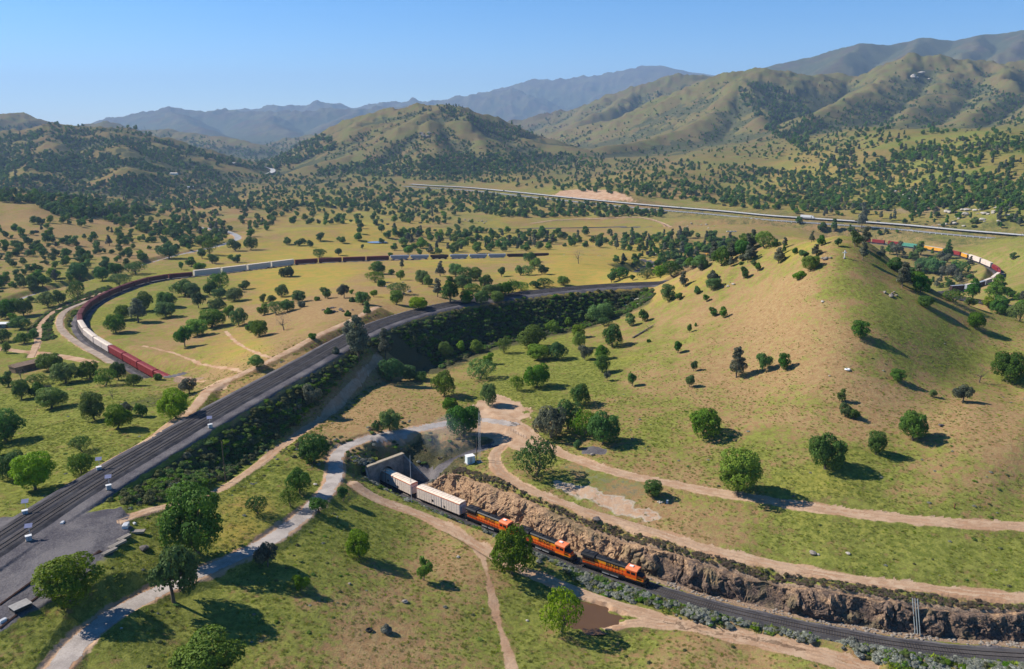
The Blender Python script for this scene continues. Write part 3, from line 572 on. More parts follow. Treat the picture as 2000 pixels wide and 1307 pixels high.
for nm_, (P, w, F, st) in ROADS.items():
    if nm_ not in RLAB or nm_.startswith('highway'): continue
    M_ = {'gravel_road': GRAV, 'valley_road': ASPH, 'curve_road': surf_mat('brown_gravel', (.25, .19, .145), (.38, .31, .245))}.get(nm_, DIRT)
    if P[:, 1].min() < 330 and not st:
        prof = F[0] + enz * (1.1 if w < 2 else .7)
        mk = (prof < w)
        if nm_ in ('field_track', 'lower_dirt_road', 'levee_path', 'pond_track', 'upper_dirt_road'): mk &= ~((prof < .45 + .25 * (enz > .1)) & (enz > -.35))   # grass strip between the wheel ruts
        o, _ = mesh_grid(nm_, Z, mk, M_, .035)
    else:
        T = tang(P); n_ = len(P); offs = np.linspace(-w, w, 7); V = []
        for k, of_ in enumerate(offs):
            jit = fbm(P[:, 0] + k * 50, P[:, 1], 7, 2, 77 + k) * w * .22 * (abs(of_) > w * .9)
            x = P[:, 0] - T[:, 1] * (of_ + jit); y = P[:, 1] + T[:, 0] * (of_ + jit); z = np.maximum(hgt(x, y), P[:, 2] if st else -1e9) + .10 + P[:, 1] * .00018
            V.append(np.stack([x, y, z], 1))
        V = np.concatenate(V); F_ = [(a * n_ + k, (a + 1) * n_ + k, (a + 1) * n_ + k + 1, a * n_ + k + 1) for a in range(6) for k in range(n_ - 1)]
        o = npmesh(nm_, V, F_, M_, True); o['kind'] = 'structure'
    o['label'] = RLAB[nm_]
o, _ = mesh_grid('dirt_clearing', Z, (poly_mask(clear, 2.5) + enz * .25 > .62), DIRT, .03); o['label'] = 'bare dirt clearing where the roads meet above the tunnel'
# pond water
pz = .28
pc = pond.mean(0); ang = np.arctan2(pond[:, 1] - pc[1], pond[:, 0] - pc[0]); 
pv = spline(np.vstack([pond, pond[:1]]), .8); pv[:, :2] = pc[:2] + (pv[:, :2] - pc[:2]) * 1.3; pv[:, 2] = pz + .05; V = np.vstack([[pc[0], pc[1], pz + .05], pv])
pm, t, p, o_ = nt('muddy_water'); t.links.new(mix(t, nz(t, .3, 3), (.085, .044, .018), (.115, .062, .027)), p.inputs['Base Color']); p.inputs['Roughness'].default_value = .3; p.inputs['Specular IOR Level'].default_value = .3
wt = npmesh('pond_water', V, [(0, k, k + 1) for k in range(1, len(V) - 1)], pm); tag(wt, 'muddy brown pond water below the locomotives', kind='structure')
# ---------------------------------------------------------------- vegetation meshes (unit crowns: width 1, base at z=0)
def leaf_mat(name, c1, c2, sat=0.0):
    m, t, p, o = nt(name); oi = t.nodes.new('ShaderNodeObjectInfo')
    g = t.nodes.new('ShaderNodeNewGeometry')
    r = oi.outputs['Random']; c = mix(t, ramp(t, nz(t, 4.5, 4, .7), .36, .64), c1, c2)
    hs = t.nodes.new('ShaderNodeHueSaturation'); t.links.new(c, hs.inputs['Color'])
    t.links.new(mth(t, 'ADD', .475, mth(t, 'MULTIPLY', r, .045)), hs.inputs['Hue']); r2 = mth(t, 'FRACT', mth(t, 'MULTIPLY', r, 7.31)); r3 = mth(t, 'FRACT', mth(t, 'MULTIPLY', r, 23.7))
    t.links.new(mth(t, 'ADD', .92, mth(t, 'MULTIPLY', r2, .34)), hs.inputs['Saturation']); t.links.new(mth(t, 'ADD', .85, mth(t, 'MULTIPLY', r3, .75)), hs.inputs['Value'])
    t.links.new(hs.outputs[0], p.inputs['Base Color']); p.inputs['Roughness'].default_value = .75; p.inputs['Specular IOR Level'].default_value = .25
    tr = t.nodes.new('ShaderNodeBsdfTranslucent'); t.links.new(hs.outputs[0], tr.inputs[0]); ms_ = t.nodes.new('ShaderNodeMixShader'); ms_.inputs[0].default_value = .30
    t.links.new(p.outputs[0], ms_.inputs[1]); t.links.new(tr.outputs[0], ms_.inputs[2]); t.links.new(ms_.outputs[0], o.inputs[0]); return m
LEAF = [leaf_mat('oak_leaves_dark', (.042, .095, .024), (.082, .150, .034)), leaf_mat('oak_leaves', (.072, .132, .026), (.120, .190, .038)), leaf_mat('oak_leaves_bright', (.105, .175, .024), (.155, .235, .036)),
        leaf_mat('grey_pine_needles', (.075, .085, .055), (.125, .135, .090)), leaf_mat('sage_leaves', (.155, .165, .13), (.30, .305, .26)), leaf_mat('dead_twigs', (.12, .105, .085), (.20, .18, .15))]
BARK = mat('bark', (.16, .125, .095), .95, .4, 8)
def crown(seed, n, leaf, nl=15, flat=.78, rl=.27, gap=0.0, shape='oak', base=.32):
    g = np.random.default_rng(seed); C = []; Rr = []
    for k in range(nl * 20):
        if len(C) >= nl: break
        if shape == 'oak': v = g.normal(size=3); v /= np.linalg.norm(v); v *= g.uniform(.2, 1) ** .5; c = np.array([v[0] * .36, v[1] * .36, .44 * flat + v[2] * .27 * flat]); r = rl * g.uniform(.42, 1.08) * (1.1 if v[2] < 0 else .95)
        elif shape == 'pine': h = g.uniform(.0, 1); a = g.uniform(0, 6.28); rr_ = (1 - h * .75) * .34 * g.uniform(.3, 1); c = np.array([math.cos(a) * rr_, math.sin(a) * rr_, .35 + h * .95]); r = .17 * (1.15 - h * .5) * g.uniform(.7, 1.15)
        else: a = g.uniform(0, 6.28); rr_ = g.uniform(0, .34); c = np.array([math.cos(a) * rr_, math.sin(a) * rr_, g.uniform(.08, .34)]); r = .22 * g.uniform(.7, 1.1)
        if all(np.linalg.norm(c - q) > rl * .38 for q in C): C.append(c); Rr.append(r)
    C = np.array(C); Rr = np.array(Rr); m = n * 3
    k = g.choice(len(C), m, p=Rr ** 2 / (Rr ** 2).sum()); d = g.normal(size=(m, 3)); d /= np.linalg.norm(d, axis=1)[:, None]; d[:, 2] = np.where(g.random(m) < .45, np.abs(d[:, 2]), d[:, 2])
    P = C[k] + d * Rr[k][:, None] * g.uniform(.72, 1.06, m)[:, None] * np.array([1, 1, .8])
    inside = ((((P[:, None] - C[None]) / Rr[None, :, None]) ** 2).sum(-1) < .55).any(1); keep = ~inside | (g.random(m) < .06)
    lobe_noise = np.sin(P[:, 0] * 23 + seed) * np.sin(P[:, 1] * 21 + 1.3 * seed) * np.sin(P[:, 2] * 25); keep &= lobe_noise > -1 + gap * 1.6
    keep &= P[:, 2] > .03
    P = P[keep][:n]; d = d[keep][:n]
    kc = g.integers(0, len(C), 160); P = np.vstack([P, C[kc] + g.normal(size=(160, 3)) * .3 * Rr[kc][:, None]]); d = np.vstack([d, g.normal(size=(160, 3))]); d /= np.linalg.norm(d, axis=1)[:, None]; m = len(P)
    nrm_ = d + g.normal(size=(m, 3)) * .45; nrm_ /= np.linalg.norm(nrm_, axis=1)[:, None]
    a = np.cross(nrm_, g.normal(size=(m, 3))); a /= np.linalg.norm(a, axis=1)[:, None]; b = np.cross(nrm_, a); s = leaf * g.uniform(.6, 1.35, m)[:, None]; s[-160:] = np.maximum(s[-160:] * (0 if shape == 'dead' else 1), .07 if gap < .5 and n > 500 else .01); e = g.uniform(.45, .9, m)[:, None]
    V = np.stack([P + a * s, P + b * s * e, P - a * s, P - b * s * e], 1).reshape(-1, 3); F = np.arange(4 * m).reshape(m, 4); return V, F, C
def tubes(segs, sides=6):
    """segs: (p, q, r0, r1)"""
    V = []; F = []
    for p, q, r0, r1 in segs:
        p = np.array(p, float); q = np.array(q, float); d = q - p; d /= np.linalg.norm(d) + 1e-9; a = np.cross(d, (0.3, .9, .1)); a /= np.linalg.norm(a) + 1e-9; b = np.cross(d, a); i0 = len(V)
        for c, r in ((p, r0), (q, r1)):
            for k in range(sides): t = 2 * math.pi * k / sides; V.append(c + (a * math.cos(t) + b * math.sin(t)) * r)
        for k in range(sides): F.append((i0 + k, i0 + (k + 1) % sides, i0 + sides + (k + 1) % sides, i0 + sides + k))
        F.append(tuple(i0 + sides + k for k in (0, 1, 2, 3))) if sides >= 4 else None
    return np.array(V), np.array([f for f in F if len(f) == 4])
def trunk(seed, C, r=.032, fork=.22, lean=.05, tall=None):
    g = np.random.default_rng(seed + 50); f = np.array([g.normal() * lean, g.normal() * lean, fork]); S = [((0, 0, -.06), (f[0] * .4, f[1] * .4, fork * .5), r * 1.35, r), ((f[0] * .4, f[1] * .4, fork * .5), f, r, r * .85)]
    if tall: S += [(f, (f[0], f[1], tall), r * .8, r * .12)]
    idx = g.permutation(len(C))[:7]
    for k in idx:
        c = C[k]; st_ = np.array([f[0], f[1], min(c[2] * .75, tall * .8)]) if tall else f
        mid = st_ + (c - st_) * .5 + np.array([0, 0, -.03]) + g.normal(size=3) * .02; S += [(st_, mid, r * .5, r * .32), (mid, c, r * .32, r * .1)]
    return tubes(S, 5)
VAR = {}
def variant(key, seed, n, leaf, **kw):
    r = kw.pop('r', .032); fork = kw.pop('fork', .16); tall = kw.pop('tall', None); V, F, C = crown(seed, n, leaf, **kw); TV, TF = trunk(seed, C, r, fork, tall=tall)
    VAR[key] = {}; 
    for lm in range(len(LEAF)): VAR[key][lm] = None
    VAR[key]['c'] = (V, F); VAR[key]['t'] = npmesh('trunk', TV, TF, BARK, True, link=False)
    VAR[key]['h'] = V[:, 2].max()
def cmesh(key, lm):
    if VAR[key][lm] is None: V, F = VAR[key]['c']; VAR[key][lm] = npmesh('crown', V, F, LEAF[lm], False, link=False)
    return VAR[key][lm]
for k in range(4): variant(('oak', k), 10 + k, 7500, .019, nl=22 + k * 3, flat=[.95, .82, 1.1, .9][k], gap=[.35, .5, .42, .6][k], rl=.23)
for k in range(3): variant(('open', k), 30 + k, 3600, .022, nl=11, flat=[1.1, .95, 1.2][k], gap=.45, rl=.22, fork=.32, r=.028)
for k in range(3): variant(('small', k), 40 + k, 1500, .038, nl=9 + k, flat=[1.05, .9, 1.2][k], gap=.4, rl=.27, fork=.18, r=.036)
for k in range(2): variant(('pine', k), 50 + k, 3800, .024, nl=34, shape='pine', rl=.2, tall=1.3, fork=.45, r=.03)
for k in range(2): variant(('spine', k), 60 + k, 1200, .045, nl=22, shape='pine', rl=.24, tall=1.3, fork=.4, r=.035)
for k in range(2): variant(('bush', k), 70 + k, 1500, .04, nl=10, shape='bush', rl=.2, fork=.05)
for k in range(2): variant(('dead', k), 80 + k, 420, .012, nl=13, flat=1.1, rl=.24, fork=.25, r=.03)

# trees traced from the photograph: (px, py of foot, width px, height px, kind, tone)
TR = """151 587 26 38 o 1;94 600 32 27 o 1;117 594 22 25 o 1;47 617 28 30 o 1;20 620 32 32 o 0;42 643 34 22 o 0;47 671 28 19 o 1;67 662 16 16 o 0;5 668 30 22 o 0;14 690 15 20 o 1
237 560 33 25 o 0;227 538 26 22 o 0;200 548 26 25 o 0;157 546 32 30 o 0;265 535 36 22 o 0;354 527 12 15 o 2;373 520 21 17 o 0;390 525 22 11 b 1;416 515 23 18 o 0;463 513 20 15 o 0;450 506 14 9 o 1;330 505 36 28 o 0;395 505 20 18 o 0;410 497 26 28 o 1;460 490 24 22 o 0;490 488 26 25 o 0
270 629 44 42 p 3;227 650 36 32 o 1;240 625 28 26 o 1;283 607 36 34 o 1;326 600 36 28 o 1;325 619 40 27 o 1;388 602 28 30 n 0;362 578 46 30 o 1;376 580 30 25 o 0;410 575 25 25 o 0;431 570 38 38 o 0;430 583 28 20 o 0;458 588 34 24 o 1;475 565 22 16 o 0;425 609 32 26 o 0;448 622 24 24 o 1;467 636 34 34 o 1;413 640 54 34 o 1;386 655 44 30 o 2;361 678 34 38 n 0;490 648 22 20 o 1
507 657 34 30 o 1;515 615 24 22 o 1;540 614 30 26 o 1;562 608 26 22 o 1;585 590 30 22 o 0;514 591 16 17 o 1;531 591 20 15 o 0;551 580 29 24 o 0;590 600 20 12 b 3;636 583 25 22 o 1;620 587 14 8 b 1;672 582 26 26 n 3;687 574 12 9 o 1;555 645 32 32 d 5;610 662 18 12 b 0;733 552 36 22 o 1;737 535 34 24 o 1;782 547 22 20 o 1;765 537 15 12 o 0;745 560 16 14 b 0;785 525 13 20 p 3
774 595 30 28 o 1;780 575 40 24 o 1;818 604 40 24 o 2;730 580 18 14 o 2;708 595 30 26 o 0;717 620 24 32 p 0;688 590 16 10 b 0;643 612 20 12 b 0;680 617 16 12 b 0;825 555 30 28 o 1;838 560 22 24 o 1;860 540 24 30 p 3;880 592 52 52 p 0;855 580 26 36 p 3
890 540 30 26 o 1;910 548 34 28 o 0;930 548 30 26 o 1;905 566 34 28 o 1;925 578 34 26 o 1;948 562 32 26 o 0;960 582 34 28 o 1;985 578 32 28 o 1;912 592 30 24 o 1;940 593 34 26 o 0;970 592 30 24 o 1;1000 572 30 26 o 0;980 540 20 18 o 0;560 540 28 19 b 0
626 471 20 17 o 0;585 480 22 14 o 0;560 478 17 14 o 1;607 483 12 14 o 0;623 503 26 17 o 0;661 499 19 14 o 0;670 475 15 13 o 0;660 469 9 7 o 1;701 470 18 16 o 0;702 457 14 14 o 0;704 447 18 12 o 0;745 454 17 15 o 0;758 465 19 15 o 0;745 475 13 10 o 0;708 486 8 9 o 1;770 489 16 14 o 0;791 462 13 18 o 1;820 462 20 15 o 0;790 479 22 16 o 1;797 498 24 18 o 1;763 500 13 7 b 1
1028 490 18 13 o 0;1017 538 18 20 o 1;1030 538 26 20 o 1;1045 525 24 22 o 1;1060 536 24 20 o 0;1035 512 26 20 o 0;1130 515 24 30 d 5;1100 557 26 18 o 1;1064 560 30 18 o 0;1048 562 24 14 o 0;1018 568 30 18 o 1;1195 552 24 20 o 0;1210 545 36 24 o 0;1235 548 14 12 o 1;1262 545 34 22 o 1;1290 543 30 24 o 1;1312 540 36 30 o 0;1335 560 22 30 p 3;1304 588 30 33 t 0;1325 586 18 14 o 0;1393 565 28 22 o 0;1392 545 24 18 b 3;1453 545 18 24 o 0;1480 530 16 16 o 0;1360 575 14 16 o 0;1379 589 15 14 o 0
1392 618 20 18 o 0;1412 621 17 22 o 0;1346 650 12 18 o 0;1358 638 6 8 o 0;1323 690 20 25 o 0;1172 628 50 36 o 1;1150 630 24 22 o 1;1181 637 26 18 o 0;1196 678 44 46 o 0;1230 637 24 26 o 1;1258 628 19 24 o 0;1267 669 8 8 b 0;1080 650 28 26 o 2;1130 660 30 26 o 2;1130 681 26 34 o 2;1040 680 60 44 o 1;1088 702 40 36 o 0;1050 704 54 32 o 1;1142 702 30 30 n 3;1175 702 30 30 o 1;1438 738 42 60 p 3;1490 724 30 36 n 0;1530 722 24 32 t 0
1520 515 32 30 p 3;1552 498 14 14 o 0;1569 503 20 14 o 0;1594 500 22 22 p 3;1582 528 30 28 o 2;1558 546 23 17 o 1;1603 480 17 20 o 0;1637 482 14 16 n 0;1670 481 24 28 o 0;1685 508 22 32 p 3;1690 480 26 34 p 3;1720 505 18 22 p 3;1753 502 30 28 n 3;1738 497 20 22 p 0;1800 530 30 24 o 0;1825 535 34 26 o 0;1850 545 30 26 n 3;1870 540 32 28 o 0;1840 520 26 26 n 3;1798 498 22 24 p 0;1849 505 20 32 p 0;1768 545 24 16 o 0;1790 555 34 22 o 1;1860 590 34 22 o 1;1900 585 34 36 p 0;1945 590 46 46 p 0;1895 598 24 16 o 1;1930 600 24 18 o 2;1952 615 32 32 o 0;1990 628 34 34 o 1;1806 600 28 20 o 0
1903 642 32 28 o 1;1679 660 34 32 t 0;1806 600 26 20 o 0;1560 437 15 13 o 0;1603 452 17 17 o 0;1628 453 18 24 p 0;1682 447 22 46 p 3;100 722 45 28 o 1;42 742 22 25 d 5;15 755 22 26 o 0;74 753 33 20 o 1;42 780 30 34 o 1;68 775 24 24 o 1;100 798 56 36 o 1;90 768 20 15 n 3;128 748 48 36 o 1;160 740 16 22 o 0;175 741 38 34 o 1;206 753 36 32 o 1;232 742 26 32 o 0;262 753 28 22 o 1;221 780 16 22 d 3
185 820 44 50 o 1;230 838 50 44 o 1;278 814 22 25 o 1;246 812 26 24 n 3;345 817 60 54 o 2;370 768 38 28 n 3;15 862 62 52 o 0;161 882 33 30 o 0;160 925 42 38 o 1;70 957 70 64 o 2;25 935 44 46 o 1;-8 890 30 34 o 0;613 905 65 57 o 0;585 963 45 50 o 1;568 990 35 38 o 1;505 1003 38 36 o 0;625 1003 42 34 n 0;670 978 25 30 o 1;738 848 20 28 n 0;762 842 38 42 o 1;868 774 48 52 o 1;765 744 50 46 o 0;822 744 28 20 o 0;937 740 56 40 o 1
955 792 32 46 o 1;880 804 32 28 o 1;905 852 64 64 o 0;610 792 40 44 n 3;1010 763 26 30 o 1;1048 756 50 46 o 1;1175 728 32 36 o 1;1186 744 16 22 n 3;1234 754 22 27 o 1;1347 756 22 25 o 0;1355 725 15 21 o 0;1075 855 70 66 o 3;1108 838 60 60 o 0;1133 792 44 44 o 0;1140 852 50 52 o 2;1178 866 62 62 o 0;1128 877 17 18 t 0;1047 929 74 76 o 0;1275 972 38 36 o 0;1375 851 70 54 o 1;1440 967 86 90 t 1
1612 916 62 64 t 0;1710 888 35 44 t 0;1782 858 48 50 o 0;1643 784 17 24 o 1;1650 813 24 24 o 0;1668 819 22 20 o 0;1752 744 28 22 o 1;1822 776 15 15 o 1;1880 786 34 30 n 3;1912 747 28 32 d 5;1968 746 50 50 t 0;388 1080 118 128 t 1;340 1176 100 108 n 1;135 1172 105 76 o 2;412 1338 128 90 o 1;523 1107 44 45 n 3;588 1153 32 34 n 2;703 1087 50 52 o 2;827 1133 38 46 n 1;1000 1120 92 96 o 1;1095 1234 68 86 o 2;757 1234 25 18 b 4
800 742 30 30 o 0;870 700 26 36 o 1;900 690 24 24 o 2;930 688 28 26 o 2;985 690 26 34 o 1;1110 640 20 20 o 1;955 712 24 24 o 1;655 690 18 14 b 3;500 718 32 24 o 2;310 742 20 12 b 0;700 705 62 88 p 3;752 700 34 60 p 3;680 660 30 34 p 3""".replace('\n', ';').split(';')
TR = [tuple(float(q) if q.lstrip('-').replace('.', '').isdigit() else q for q in r.split()) for r in TR if r.strip()]
OCC = []
def ground_z(x, y): return float(hgt(x, y))
def dist_w(P): return math.sqrt(P[0] ** 2 + P[1] ** 2 + (P[2] - CAM_H) ** 2)
th, ok = hit([r[0] for r in TR], [r[1] for r in TR])
TREES = []          # dicts
for (px, py, w, h, kd, tone), P in zip(TR, th):
    s = w / FPX * dist_w(P); TREES.append(dict(px=px, py=py, P=P, s=s, hr=h / w, kd=kd, tone=int(tone), wpx=w))
def mesh_for(kd, wpx, k):
    if kd == 'o': return ('oak', k % 4) if wpx > 40 else (('small', k % 3) if wpx < 26 else ('oak', k % 4))
    if kd == 't': return ('oak', 2 if k % 2 else 0)
    if kd == 'n': return ('open', k % 3)
    if kd == 'p': return ('pine', k % 2) if wpx > 28 else ('spine', k % 2)
    if kd == 'b': return ('bush', k % 2)
    return ('dead', k % 2)
# ---------------------------------------------------------------- scattered trees further off
def in_poly(x, y, poly):
    ins = np.zeros(x.shape, bool); n_ = len(poly)
    for k in range(n_):
        (ax, ay), (bx, by) = poly[k], poly[(k + 1) % n_]
        ins ^= ((ay > y) != (by > y)) & (x < (bx - ax) * (y - ay) / (by - ay + 1e-9) + ax)
    return ins
def gidx(F, x, y):
    i = np.clip(np.round(np.interp(y, YR, np.arange(NR))).astype(int), 0, NR - 1); j = np.clip(np.round((x / y - U[0]) / (U[1] - U[0])).astype(int), 0, NU - 1); return F[i, j]
KEEP_OFF = np.minimum.reduce([np.where(dM[0] < 1e8, dM[0] - 9, 99), FL[0] - 4, FW[0] - 4, Dh - 14, Du - 14] + [F[0] - w for n_, (P, w, F, s_) in ROADS.items()])
# (polygon, count, (min, max) crown width in m, pine share, bush share, clumping)
SCAT = [
 ([(-120,500),(60,430),(200,425),(330,455),(370,480),(330,500),(180,545),(60,575),(-120,590)], 290, (7, 12), .06, .05, .5),
 ([(130,400),(420,400),(450,440),(470,465),(370,490),(230,440)], 260, (8, 13), .1, .05, .3),
 ([(-120,350),(420,340),(480,400),(130,430),(60,398),(-120,395)], 1500, (8, 13), .12, .05, .12),
 ([(-120,260),(100,240),(260,250),(420,330),(430,345),(-120,352)], 3000, (8, 14), .05, .35, .5),
 ([(-120,590),(90,560),(120,600),(60,640),(-120,640)], 8, (6, 9), 0, .1, .5),
 ([(470,400),(560,395),(700,400),(900,420),(930,440),(760,440),(560,440),(470,470)], 210, (9, 14), .08, .05, .3),
 ([(420,340),(640,340),(900,370),(1100,395),(1300,410),(1290,425),(1000,425),(850,410),(600,405),(440,410)], 1300, (8, 13), .05, .05, .35),
 ([(760,445),(900,450),(1000,455),(1100,455),(1300,460),(1440,465),(1440,500),(1330,505),(1180,485),(1010,490),(900,497),(790,500)], 340, (8, 13), .18, .05, .35),
 ([(1300,470),(1500,455),(1490,500),(1400,540),(1330,530)], 60, (6, 10), .3, .3, .4),
 ([(560,330),(900,300),(1130,300),(1400,320),(1560,335),(1700,360),(2130,380),(2130,410),(1700,412),(1500,412),(1250,385),(1000,365),(700,345)], 2500, (8, 12.5), .12, .05, .45),
 ([(560,330),(900,300),(1130,300),(1180,330),(900,345),(640,345)], 520, (10, 16), .1, .05, .3),
 ([(1500,410),(2130,400),(2130,455),(1850,445),(1600,425),(1500,420)], 120, (8, 12), .4, .15, .4),
 ([(1560,330),(1640,310),(1800,290),(2130,270),(2130,380),(1700,360)], 800, (8, 13), .3, .05, .35),
 ([(1200,240),(1420,150),(1640,150),(2130,110),(2130,290),(1600,320),(1150,300)], 2100, (7, 12), .05, .5, .7),
 ([(1440,165),(1500,160),(1570,200),(1600,250),(1560,290),(1500,260),(1450,205)], 620, (11, 18), .3, .2, .2),
 ([(1560,240),(1760,170),(1860,250),(1900,300),(1640,330),(1560,300)], 460, (10, 16), .3, .3, .4),
 ([(1840,130),(1960,180),(2130,230),(2130,260),(1900,240)], 300, (10, 16), .2, .3, .4),
 ([(640,290),(820,205),(900,205),(1040,280),(1130,320),(900,350),(620,340)], 1500, (7, 12), .1, .5, .6),
 ([(840,205),(890,200),(960,240),(1040,270),(1000,275),(900,240)], 260, (10, 15), .4, .2, .2),
 ([(950,230),(1200,200),(1400,150),(1200,240),(1130,290),(1000,255)], 700, (11, 18), .1, .6, .5),
 ([(220,240),(480,282),(640,262),(660,290),(540,335),(440,330),(300,275)], 800, (12, 20), .1, .2, .35),
 ([(1420,520),(1500,475),(1600,458),(1640,462),(1600,485),(1560,500),(1440,540)], 9, (4, 6), .3, .3, .7),
 ([(1740,505),(1770,492),(1860,500),(1900,520),(1900,545),(1850,580),(1790,575),(1740,550)], 60, (7, 11), .3, .3, .2),
 ([(1880,600),(1960,580),(2130,580),(2130,650),(1960,640)], 16, (7, 10), .2, .2, .3),
 ([(1960,440),(2130,500),(2130,570),(1970,520)], 8, (6, 9), .2, .3, .3),
 ([(1600,440),(1700,448),(1760,455),(1700,462),(1600,452)], 14, (6, 9), .4, .3, .3),
 ([(1540,200),(1640,150),(1760,130),(1900,130),(2130,160),(2130,110),(1830,104),(1640,146)], 60, (8, 12), .1, .6, .6),
 ([(800,185),(900,185),(1100,215),(1300,300),(700,330)], 60, (8, 12), .2, .5, .5),
 ([(1170,507),(1240,500),(1340,498),(1350,530),(1250,533)], 55, (6, 10), .1, .15, 0),
]
scat = []
for poly, cnt, (s0, s1), pp, bp, cl in SCAT:
    xs = [q[0] for q in poly]; ys = [q[1] for q in poly]; m = int(cnt * 5)
    x = rng.uniform(min(xs), max(xs), m); y = rng.uniform(min(ys), max(ys), m); k = in_poly(x, y, poly); x, y = x[k], y[k]
    P, okk = hit(x, y); k = okk & (P[:, 1] < 12000); P, x, y = P[k], x[k], y[k]
    dn = fbm(P[:, 0], P[:, 1], 140, 3, 200) * .5 + .5 + gidx(CONC, P[:, 0], P[:, 1]) * .45 * (P[:, 1] > 1300); k = (dn > cl * .62 + rng.uniform(-.18, .18, len(P))) & (gidx(KEEP_OFF, P[:, 0], P[:, 1]) > 3)
    P, x, y = P[k][:cnt], x[k][:cnt], y[k][:cnt]
    for q, a, b in zip(P, x, y):
        u_ = rng.random(); kd = 'p' if u_ < pp else ('b' if u_ < pp + bp else 'o'); s = rng.uniform(s0, s1) * (.62 if kd == 'b' else (.8 if kd == 'p' else 1)) * rng.uniform(.7, 1.1)
        scat.append((s / dist_w(q) * FPX, a, b, q, s, kd))
scat.sort(key=lambda r: -r[0])
n_solo = sum(1 for t_ in TREES if t_['kd'] in 'otn')
far_pts = []
TP_ = np.array([t_['P'][:2] for t_ in TREES])
added = 0
for wpx, a, b, q, s, kd in scat:
    # keep clear of the traced trees in the foreground of the picture
    if q[1] < 900 and np.hypot(TP_[:, 0] - q[0], TP_[:, 1] - q[1]).min() < s * .7: continue
    if kd == 'o' and n_solo < 292 and wpx > 7: TREES.append(dict(px=a, py=b, P=q, s=s, hr=rng.uniform(.75, 1.1), kd='o', tone=int(rng.choice([0, 0, 1, 1])), wpx=wpx, auto=1)); n_solo += 1
    elif kd == 'p' and wpx > 9 and added < 45: TREES.append(dict(px=a, py=b, P=q, s=s, hr=rng.uniform(1.2, 1.6), kd='p', tone=3, wpx=wpx, auto=1)); added += 1
    else: far_pts.append((q, s, kd))

# landmarks used to tell trees apart: (px, py, words)
LMK = [(388,1020,'the largest roadside oak'),(100,720,'the small brown barn at far left'),(220,700,'the four red boxcars at left'),(190,660,'the white cars on the left curve'),(160,610,'the tightest bend of the red train'),(260,560,'the dark red cars on the curve'),(400,530,'the first cream car on the far side'),(540,520,'the row of four cream cars'),(660,510,'the four red cars behind the meadow'),(800,505,'the pale hopper cars'),(1000,505,'the last grey hopper cars'),(640,600,'the rocky knoll inside the loop'),(740,600,'the rocks beside the main line'),(560,690,'the dirt path beside the main line'),(850,600,'the middle of the embankment'),(1330,560,'the far end of the main line'),(1150,530,'the golden meadow behind the main line'),(830,680,'the foot of the shaded embankment'),(660,790,'the levee path'),(430,900,'the tall utility pole by the ditch'),(210,950,'the trackside relay boxes'),(60,1050,'the signal box at lower left'),(240,1065,'the stacked concrete beams'),(160,1260,'the bottom left bend of the gravel road'),(500,1080,'the shaded gravel road'),(650,900,'the gravel road bend above the tunnel'),(760,910,'the tunnel portal'),(915,895,'the white relay cabinet'),(985,800,'the dirt clearing'),(1100,830,'the big clump beside the clearing'),(850,980,'the long white reefer car'),(960,1010,'the third locomotive'),(1090,1070,'the middle locomotive'),(1210,1110,'the leading locomotive'),(1170,1200,'the brown pond'),(1200,970,'the pale sandy strip'),(1400,960,'the upper dirt road where it starts'),(1700,1005,'the upper dirt road further right'),(760,1180,'the foreground boulder'),(1650,500,'the white cross on the hilltop'),(1500,560,'the left shoulder of the hill'),(1650,660,'the middle of the hillside'),(1440,700,'the left side of the bare hillside'),(1700,800,'the lower right of the hillside'),(1900,740,'the right edge of the hillside'),(1900,640,'the shaded right flank of the hill'),(1930,530,'the horseshoe bend at far right'),(1775,475,'the green container car'),(1820,487,'the yellow container car'),(1850,540,'the wooded gully inside the horseshoe'),(1580,433,'the white truck on the highway'),(1750,445,'the highway guardrail'),(1500,428,'the middle stretch of highway'),(1150,380,'the red road cut'),(1250,445,'the lower railway'),(930,447,'the small railway bridge'),(740,470,'the small blue pond in the meadow'),(440,470,'the valley road among the trees'),(250,530,'the valley road left of the curve'),(60,600,'the valley road at the left edge'),(60,410,'the bare round hill at left'),(330,430,'the pale valley road bend'),(640,450,'the golden meadow beyond the train'),(1380,490,'the sheds behind the hill'),(30,850,'the dark shady oak at the left edge'),(1160,660,'the grove in the hollow'),(940,740,'the oak grove above the clearing'),(1250,640,'the fallen dead trunk'),(500,300,'the far highway bend'),(950,400,'the left end of the highway'),(1700,350,'the right hand mountain foot'),(1350,350,'the hills beyond the highway')]
ORD = ['closest', 'second closest', 'third closest', 'fourth closest', 'fifth closest', 'sixth closest', 'seventh closest', 'eighth closest', 'ninth closest', 'tenth closest'] + ['%dth closest' % k for k in range(11, 80)]
TONE = {0: 'dark green', 1: 'mid green', 2: 'bright green', 3: 'grey green', 4: 'silvery', 5: 'leafless grey'}
KN = {'o': ('oak_tree', 'oak', 'oak tree'), 't': ('oak_tree', 'dense oak', 'oak tree'), 'n': ('oak_tree', 'open crowned oak', 'oak tree'), 'p': ('pine_tree', 'pine', 'pine tree'), 'b': ('bush', 'bush', 'bush'), 'd': ('bare_tree', 'bare tree', 'bare tree')}
lx = np.array([(l[0], l[1] * 1.3) for l in LMK], float); groups = {}
for t_ in TREES:
    d_ = np.hypot(lx[:, 0] - t_['px'], lx[:, 1] - t_['py'] * 1.3); k = int(d_.argmin()); t_['lm'] = k; t_['ld'] = d_[k]; groups.setdefault((k, t_['kd'] == 'p', t_['kd'] == 'b', t_['kd'] == 'd'), []).append(t_)
SEC = {'o': 'oak', 't': 'oak', 'n': 'oak', 'p': 'pine', 'b': 'bush', 'd': 'bare tree'}
